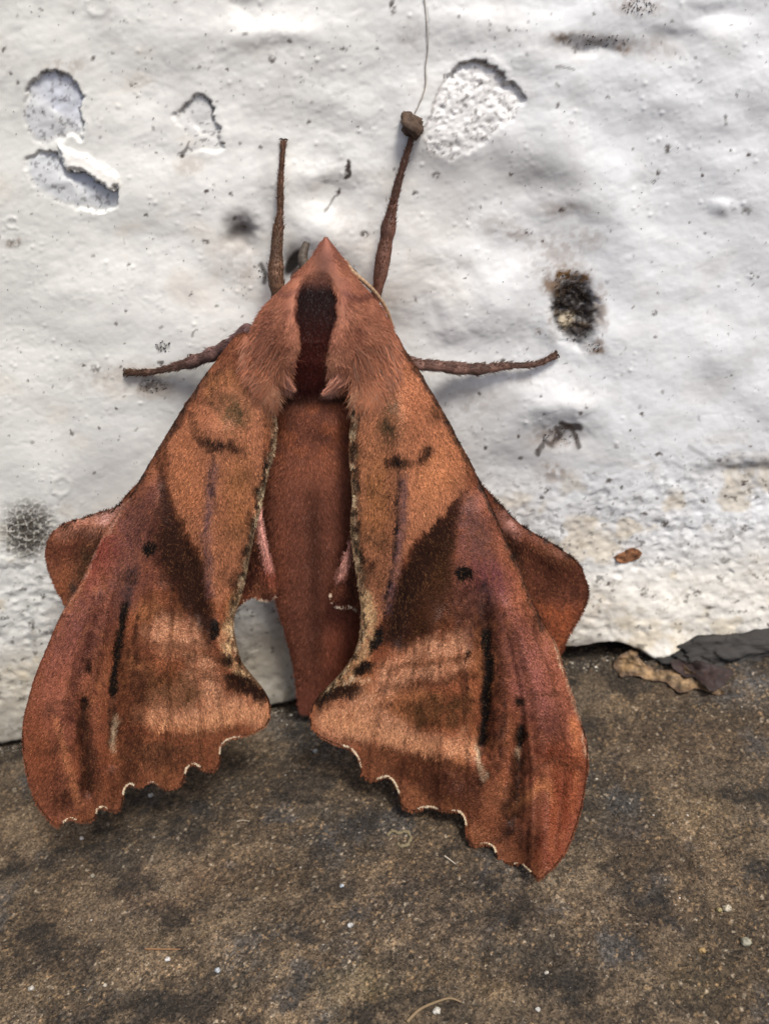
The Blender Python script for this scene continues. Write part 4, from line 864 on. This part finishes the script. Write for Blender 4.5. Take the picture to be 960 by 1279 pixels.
# long hair spilling from the shoulders over the wing bases, and the two small tufts
def shoulder_hair():
    n = 15000; left = rng.random(n) < .5
    x = np.where(left, 306+rng.random(n)*50, 438+rng.random(n)*58); y = 400+rng.random(n)**.8*92
    y = y-np.clip(np.abs(x-402)-62, 0, 99)*1.1
    cut = sst(448, 462, y); x = np.where(left, np.minimum(x, 356-14*cut), np.maximum(x, 438+5*cut))
    h = np.maximum(body_top(x, y), np.where(left, h_fl(x, y), h_fr(x, y)))
    a = math.pi/2+np.where(left, .12, -.12)+rng.normal(0, .15, n)+.4*fbm(x/9, y/18, 272, 3)
    c = c_body(x, y)*np.exp(rng.normal(.05, .34, n))[:, None]
    wing_c = np.where(left[:, None], c_fl(x, y+20), c_fr(x, y+20)); m = sst(450, 490, y)[:, None]*.5; c = c*(1-m)+wing_c*m
    ok = inside(x, y, np.array(FL)) | inside(x, y, np.array(FR)) | ((x > body_par(y)[0]+3) & (x < body_par(y)[1]-3))
    x, y, h, a, c, left = x[ok], y[ok], h[ok], a[ok], c[ok], left[ok]; n = len(x)
    grey = (rng.random(n) < .22); c = np.where(grey[:, None], c*.6+lin((150,132,118))*.35, c)
    L = rng.uniform(9, 30, n)*np.where(rng.random(n) > .8, 1.5, 1)
    he = np.where(left, h_fl(x, y+L), h_fr(x, y+L))
    return hairs('fur', x, y, h+.1, a, L, (he+.3-h)+.5, 1.15, c, fur_mat, body, 3, rng.normal(0, .35, n), tipc=1.25, droop=.35)
shoulder_hair()
def tufts():
    n = 2600; left = rng.random(n) < .5; t = rng.random(n)
    x = np.where(left, 338+t*22, 440-t*24)+rng.normal(0, 1.5, n); y = np.where(left, 463+t*9, 468+t*8)+rng.normal(0, 2.5, n)
    tx = np.where(left, 368, 403)+rng.normal(0, 1.5, n); ty = np.where(left, 488, 493)+rng.normal(0, 1.5, n)
    L = np.hypot(tx-x, ty-y)*rng.uniform(.55, 1.05, n); a = np.arctan2(ty-y, tx-x)+np.where(left, .45, -.45)
    c = lin((186,130,108))*np.exp(rng.normal(0, .35, n))[:, None]
    return hairs('fur', x, y, np.maximum(body_top(x, y), 12.6)+.35, a, L, .35, 1.2, c, fur_mat, body, 3, np.where(left, -.7, .7), tipc=1.35, droop=.4)
tufts()

# ------------------------------------------------------------------ legs, antennae, eyes
def leg(pts, rad, seed, colr=(86,58,48), tipcol=(70,46,36), spurs=()):
    """pts: photo x, photo y, mm in front of the wall"""
    P = catmull(pts, 9); R = catmull(np.array(rad)[:, None], 9)[:, 0]
    i = np.arange(len(P)); R = R*.92*(1+.3*fbm(i/3.2, i*0, seed, 3))
    base = np.array([W(p[0], p[1], p[2]) for p in P]); V, F = tube(base, R*MM, 12)
    t = np.repeat(np.linspace(0, 1, len(P)), 12); t = np.r_[t, 0, 1]
    c = lin(colr)*(1-t[:, None])+lin(tipcol)*t[:, None]
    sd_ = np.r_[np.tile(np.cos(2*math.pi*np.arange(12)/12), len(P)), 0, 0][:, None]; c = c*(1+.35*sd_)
    c = c*(.62+.5*sst(-.15, .1, fbm(t*9+seed, t*0, seed+9, 2)))[:, None]
    c = c*(1+.6*fbm(t*30, np.arange(len(t))/3., seed, 3))[:, None]
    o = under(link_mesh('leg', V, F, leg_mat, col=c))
    n = 1000; k = rng.random(n)*(len(P)-1.01); ii = k.astype(int); f = (k-ii)[:, None]; pp = P[ii]*(1-f)+P[ii+1]*f; d = P[ii+1]-P[ii]
    side = rng.uniform(-1, 1, n); a0 = np.arctan2(d[:, 1], d[:, 0]); rp = R[ii]*10
    x = pp[:, 0]-np.sin(a0)*side*rp; y = pp[:, 1]+np.cos(a0)*side*rp; h = pp[:, 2]+R[ii]*np.sqrt(1-side**2)*.95
    cc = (lin(colr)*(1-k[:, None]/len(P))+lin(tipcol)*k[:, None]/len(P))*np.exp(rng.normal(.1, .4, n))[:, None]
    hairs('fur', x, y, h, a0+side*.5+rng.normal(0, .2, n), rng.uniform(3, 6, n), .09, .9, cc, fur_mat, o)
    for sx, sy, ang, L in spurs:
        hh = np.interp(0, [0], [0]); j = np.argmin(np.hypot(P[:, 0]-sx, P[:, 1]-sy)); h0 = P[j, 2]
        a = math.radians(ang); q = [(P[j, 0], P[j, 1], h0), (P[j, 0]+math.cos(a)*L*.5, P[j, 1]+math.sin(a)*L*.5, h0+.1), (P[j, 0]+math.cos(a+.3)*L, P[j, 1]+math.sin(a+.3)*L, h0-.1)]
        qq = catmull(q, 4); V, F = tube(np.array([W(p[0], p[1], p[2]) for p in qq]), np.linspace(.13, .03, len(qq))*MM, 6)
        sub(link_mesh('spur', V, F, leg_mat, col=np.broadcast_to(lin((58,42,34)), (len(V), 3))), o)
    # two little claws at the foot
    p = P[-1]; d = P[-1]-P[-3]; a = math.atan2(d[1], d[0])
    for s in (-1, 1):
        q = [(p[0], p[1], p[2]), (p[0]+math.cos(a+s*.8)*3.5, p[1]+math.sin(a+s*.8)*3.5, p[2]+.1), (p[0]+math.cos(a+s*1.3)*6, p[1]+math.sin(a+s*1.3)*6, p[2]-.15)]
        qq = catmull(q, 4); V, F = tube(np.array([W(*z) for z in qq]), np.linspace(.16, .04, len(qq))*MM, 6)
        sub(link_mesh('claw', V, F, leg_mat, col=np.broadcast_to(lin((40,28,22)), (len(V), 3))), o)
    return o
f1, f2, f3, f4 = wall_h(353, 176)+.35, wall_h(513, 170)+.5, wall_h(157, 465)+.35, wall_h(693, 444)+.35
leg([(352,385,5.5),(345,352,5.2),(345,325,4.3),(347,290,3.0),(350,262,2.2),(350,235,1.5),(352,205,1.0),(354,176,f1)], [.95,1.0,.98,.66,.42,.36,.34,.42], 301, (96,72,56), (110,82,66), [(338,322,235,9),(340,318,200,8)])
leg([(462,395,5.5),(472,358,5.3),(479,318,4.2),(485,285,3.2),(490,258,2.4),(498,225,1.6),(507,195,1.0),(515,168,f2)], [.75,.75,.95,.88,.62,.46,.40,.44], 302, (98,66,54), (84,62,52), [(478,300,120,8)])
leg([(312,412,5.5),(290,428,4.2),(268,441,3.2),(240,452,2.2),(215,459,1.4),(185,465,.8),(157,465,f3)], [.95,.95,.9,.75,.52,.42,.42], 303, (104,78,76), (84,64,50), [(236,449,240,11),(243,452,285,9),(238,458,120,12)])
leg([(500,448,5.5),(520,455,4.6),(545,457,3.6),(572,460,2.6),(600,461,1.8),(632,457,1.1),(668,455,.7),(694,443,f4)], [.9,.95,.8,.85,.8,.55,.45,.42], 304, (122,92,82), (92,70,60), [(590,462,150,8)])
def antenna(pts, r0, r1, colr):
    P = catmull(pts, 10); base = np.array([W(*p) for p in P]); V, F = tube(base, np.linspace(r0, r1, len(P))*MM, 8)
    i = np.repeat(np.arange(len(P)), 8); c = lin(colr)*(1+.35*(i % 3 == 0))[:, None]; c = np.r_[c, c[:1], c[-1:]]
    return under(link_mesh('antenna', V, F, leg_mat, col=c))
antenna([(392,352,7.0),(384,338,7.4),(378,322,7.0),(383,303,6.0)], .95, .4, (74,66,58))
antenna([(430,326,8.0),(441,340,8.6),(455,352,8.8),(468,365,8.6),(480,382,8.0),(488,402,7.4),(490,425,6.6)], .28, .2, (150,124,98))
def eye(px, py, h, r):
    n, m = 18, 12; V = []
    c = W(px, py, h)
    for i in range(m+1):
        for j in range(n):
            a, b = math.pi*i/m, 2*math.pi*j/n; V.append(c+r*MM*np.array([math.sin(a)*math.cos(b), math.sin(a)*math.sin(b)*.8, math.cos(a)]))
    mt, t, b = vc_mat('moth_eye', rough=.2, spec=.6)
    return under(link_mesh('eye', V, grid_faces(m+1, n, True), mt, col=np.broadcast_to(lin((46,26,20)), (len(V), 3))))
eye(434, 346, 7.6, 1.25); eye(376, 347, 7.6, 1.25)
# ------------------------------------------------------------------ small loose things on the wall and the ground
def lump(name, centre, radii, colr, seed, rough=.8, amp=.35, n=28, freq=2.2, mat=None, vary=(40, 34, 28)):
    th = np.linspace(0, math.pi, n//2+1); ph = 2*math.pi*np.arange(n)/n
    T, Pn = np.meshgrid(th, ph, indexing='ij'); d = np.stack([np.sin(T)*np.cos(Pn), np.sin(T)*np.sin(Pn), np.cos(T)], -1).reshape(-1, 3)
    k = fbm(d[:, 0]*freq+d[:, 2]*1.3+seed, d[:, 1]*freq-d[:, 2]*1.7+seed*2, seed, 4, .6)
    V = np.asarray(centre)+d*(1+amp*k)[:, None]*np.asarray(radii)*MM
    c = lin(colr)*(1-sst(-.1, .4, fbm(d[:, 0]*4+7, d[:, 1]*4+d[:, 2]*3, seed+5, 3))[:, None]*.6)+lin(vary)*.0
    if mat is None: mat, _, _ = vc_mat(name, rough=rough, noise=.25, nscale=3000, bump=.6, bscale=3500, bdist=.00015)
    return link_mesh(name, V, grid_faces(len(th), n, True), mat, col=c)
kn = lump('debris_knot', W(515, 157, wall_h(515, 157)+.6), (1.35, 1.0, 1.3), (84, 66, 52), 401, amp=.7)
tag(kn, 'small dark brown knot of dried debris stuck on the wall at the foreleg tip', 'debris')
def strand(name, pts, r, colr, n=6, per=10, taper=True):
    P = catmull(pts, per); V, F = tube(P, np.linspace(r, r*(.5 if taper else 1), len(P))*MM, n)
    m, _, _ = vc_mat(name, rough=.7, noise=.2, nscale=3000)
    return link_mesh(name, V, F, m, col=np.broadcast_to(lin(colr), (len(V), 3)))
pts = [W(x, y, wall_h(x, y)+.12) for x, y in ((527,-30),(531,10),(533,40),(534,62),(531,85),(531,108),(524,128),(517,142))]
tag(strand('thread', pts, .05, (164, 154, 142), taper=False), 'thin pale brown thread running up the wall from the debris knot', 'thread')
# curled brown flake where wall and ground meet, right of the moth
def flake(name, outline, hf, colr, label, cat, step=1.6, edge=None, th=.25):
    oo = catmull(outline, 6, True); kk = np.arange(len(oo)); oo = oo+2.6*np.stack([fbm(kk/3., kk*0., 416, 3), fbm(kk/3., kk*0.+5, 417, 3)], 1)
    px, py, f = clipped_grid(oo, step); n = len(px)
    P = hf(px, py); Q = P+np.array([0, .0002, -.0002])*th*4
    e = np.concatenate([f[:, [0, 1]], f[:, [1, 2]], f[:, [2, 3]], f[:, [3, 0]]]); key = np.sort(e, 1)
    _, idx, cnt = np.unique(key, axis=0, return_index=True, return_counts=True); be = e[idx[cnt == 1]]
    rim = np.stack([be[:, 1], be[:, 0], be[:, 0]+n, be[:, 1]+n], 1)
    c = lin(colr)*(1+1.3*fbm(px/9, py/6, 411, 4, .65))[:, None]
    if edge is not None: c = mixc(c, edge, sst(6, 0, sdist(px, py, outline)+4*fbm(px/6, py/6, 412, 3))*.8)
    m, _, _ = vc_mat(name, rough=.7, noise=.25, nscale=2500, bump=.5, bscale=2500, bdist=.0002)
    o = link_mesh(name, np.r_[P, Q], np.r_[f, f[:, ::-1]+n, rim], m, col=np.r_[c, c*.6]); tag(o, label, cat); return o
def hf1(x, y):
    z = .2+1.5*np.exp(-((y-816-(x-790)*.14)/12)**2)+1.0*fbm(x/16, y/9, 413, 4, .6); return G(x, y, z)
flake('dry_leaf_scrap', [(767,832),(772,820),(786,813),(792,806),(798,820),(812,832),(836,836),(852,832),(874,842),(892,852),(904,866),(890,868),(870,861),(848,864),(830,852),(806,850),(790,843),(776,846)], hf1, (122, 100, 72), 'curled light brown dry leaf scrap under the ragged wall edge right of the moth', 'leaf scrap', edge=(70,52,40))
def hf3(x, y):
    z = .9+.7*np.exp(-((x-885)/20)**2)+.9*fbm(x/20, y/12, 414, 3); return G(x, y, z)
flake('dark_cavity_sheet', [(838,828),(858,822),(878,828),(900,832),(917,838),(910,846),(902,856),(890,864),(880,856),(864,846),(848,842)], hf3, (40, 24, 21), 'dark maroon brown sheet standing in for the shaded cavity below the white wall edge', 'shaded cavity', edge=(34,22,20))  # dark sheet added as the shade of the cavity under the wall
def hf2(x, y): return W(x, y, wall_h(785, 692)+.35+.25*fbm(x/10, y/8, 415, 2))
flake('brown_chip', [(768,697),(778,689),(790,685),(800,688),(798,696),(786,701),(774,702)], hf2, (142, 98, 68), 'small rusty brown chip stuck on the white wall beside the right hindwing', 'chip', step=1.2)
# a dark stone showing under the wall on the right
q = G(925, 826); st = lump('dark_stone', (q[0], q[1]+.0045, .0004), (12, 5.0, 2.3), (50, 48, 46), 421, amp=.5, n=96, freq=3.2, rough=.85)
tag(st, 'blue grey stone poking out under the wall edge at the far right', 'stone')
# light crumbs and pebbles lying on the ground, each a thing
CR = [(101,1044,3.2,(226,222,212),'white crumb just below the left forewing tip'),(437,1156,3.4,(226,226,224),'white crumb on the dark ground low in the middle'),(427,1106,2.8,(196,206,214),'pale bluish crumb below the gap between the wings'),
      (210,1199,3.0,(232,230,226),'white crumb on the sandy ground at lower left'),(272,1212,3.4,(196,204,210),'grey white crumb right of the lower left dark stain'),(907,1133,4.6,(206,196,172),'largest cream pebble at lower right'),(931,1176,5.6,(176,172,150),'grey cream pebble nearest the lower right corner'),
      (877,1185,4.0,(180,150,100),'tan pebble left of the grey cream pebble at lower right'),(898,1134,3.4,(176,160,110),'yellowish pebble touching the cream pebble at lower right'),(545,1262,4.4,(220,216,204),'white pebble beside the straw bit at the bottom edge'),
      (671,1260,3.0,(214,212,204),'tiny white crumb at the bottom right of the straw'),(682,1214,2.4,(206,200,186),'tiny pale crumb on the sandy ground at lower right'),(38,1233,3.6,(210,206,196),'white crumb at the lower left corner'),(394,938,4.0,(196,196,190),'pale crumb directly below the gap between the wings'),(187,990,3.4,(214,210,202),'white crumb in a notch below the left forewing'),
      (192,1046,2.6,(150,140,126),'dull grey crumb below the left forewing edge'),(131,1230,2.6,(206,196,180),'small cream crumb on the lower left sand'),(404,1150,2.4,(170,160,140),'dull cream crumb left of the middle white crumb'),(115,1092,3.2,(150,142,124),'grey pebble under the left forewing tip'),
      (320,1108,3.0,(160,140,110),'tan pebble on the ground between the two wing tips')]
cm = None
for i, (x, y, r, cc, lab) in enumerate(CR):
    q = on_ground(x, y); s = r*.105*(.106/.1)
    m, _, _ = vc_mat('crumb', rough=.6, noise=.12, nscale=3000) if cm is None else (cm, 0, 0); cm = m
    o = lump('crumb', q+np.array([0, 0, s*.45*MM]), (s, s*.8, s*.7), tuple(v*.84 for v in cc), 430+i, amp=.7, n=14, mat=m); tag(o, lab, 'crumb', 'light crumbs on the ground')
# the crumbly cream ring and the straw
P = catmull([on_ground(x, y)+np.array([0, 0, .0002]) for x, y in ((484,1042),(489,1037),(497,1040),(508,1038),(513,1044),(511,1052),(503,1056),(496,1053))], 6)
i = np.arange(len(P)); P = P+np.stack([.0002*fbm(i/2, i*0, 451, 2), .0002*fbm(i/2, i*0+4, 452, 2), i*0], 1)
V, F = tube(P, (.24+.14*fbm(i/1.6, i*0, 453, 2))*MM, 7); m, _, _ = vc_mat('lichen', rough=.9, noise=.2, nscale=3000)
tag(link_mesh('lichen_crust', V, F, m, col=np.broadcast_to(lin((112, 102, 78)), (len(V), 3))), 'small yellowish cream crust ring on the ground below the right forewing', 'lichen')
def ground_strand(name, px, r, colr, label, cat):
    pts = [on_ground(x, y)+np.array([0, 0, z*MM]) for x, y, z in px]; tag(strand(name, pts, r, colr), label, cat)
ground_strand('straw', [(508,1276,.3),(524,1262,.5),(545,1254,.7),(562,1250,.8),(576,1253,.5)], .22, (116,98,72), 'pale curved straw bit at the bottom edge of the ground', 'straw')
ground_strand('straw', [(182,1186,.3),(200,1188,.5),(226,1187,.3)], .13, (132,98,66), 'thin brown straw lying on the lower left ground', 'straw')
ground_strand('straw', [(555,1069,.3),(562,1074,.4),(569,1079,.3)], .13, (166,156,140), 'short pale straw below the right forewing edge', 'straw')
ground_strand('straw', [(296,1026,.3),(304,1025,.4),(312,1026,.3)], .12, (140,128,110), 'short grey straw on the dark patch between the wings', 'straw')
# dirt crumbs sticking to the wall round the pits
def dirt():
    cx = []; 
    for (x, y, rx, ry, k) in ((718,388,26,38,260),(700,545,24,12,70),(192,482,18,9,50),(204,432,10,7,30),(36,662,26,26,150),(515,160,12,14,60),(797,8,22,10,60),(745,50,45,8,40),(708,350,22,14,50),(330,338,7,14,14),(742,434,10,6,24)):
        a = rng.random(k)*6.28; r = np.sqrt(rng.random(k)); cx.append(np.c_[x+rx*r*np.cos(a), y+ry*r*np.sin(a)])
    cx.append(np.c_[rng.uniform(0, 960, 500), rng.uniform(0, 800, 500)])
    p = np.concatenate(cx); h = wall_height(p[:, 0], p[:, 1]); n = len(p)
    pal = lin(np.array([(42,33,27),(58,44,34),(84,66,48),(34,28,26)])); c = pal[rng.integers(0, 4, n)]
    sz = rng.uniform(.05, .14, n); sz[-500:] = rng.uniform(.03, .09, 500)
    o = rock_batch('dirt_speck', W(p[:, 0], p[:, 1], h+.04), sz*MM, c, grain_mat); tag(o, 'dark dirt crumbs stuck to the white wall', kind='stuff')
dirt()
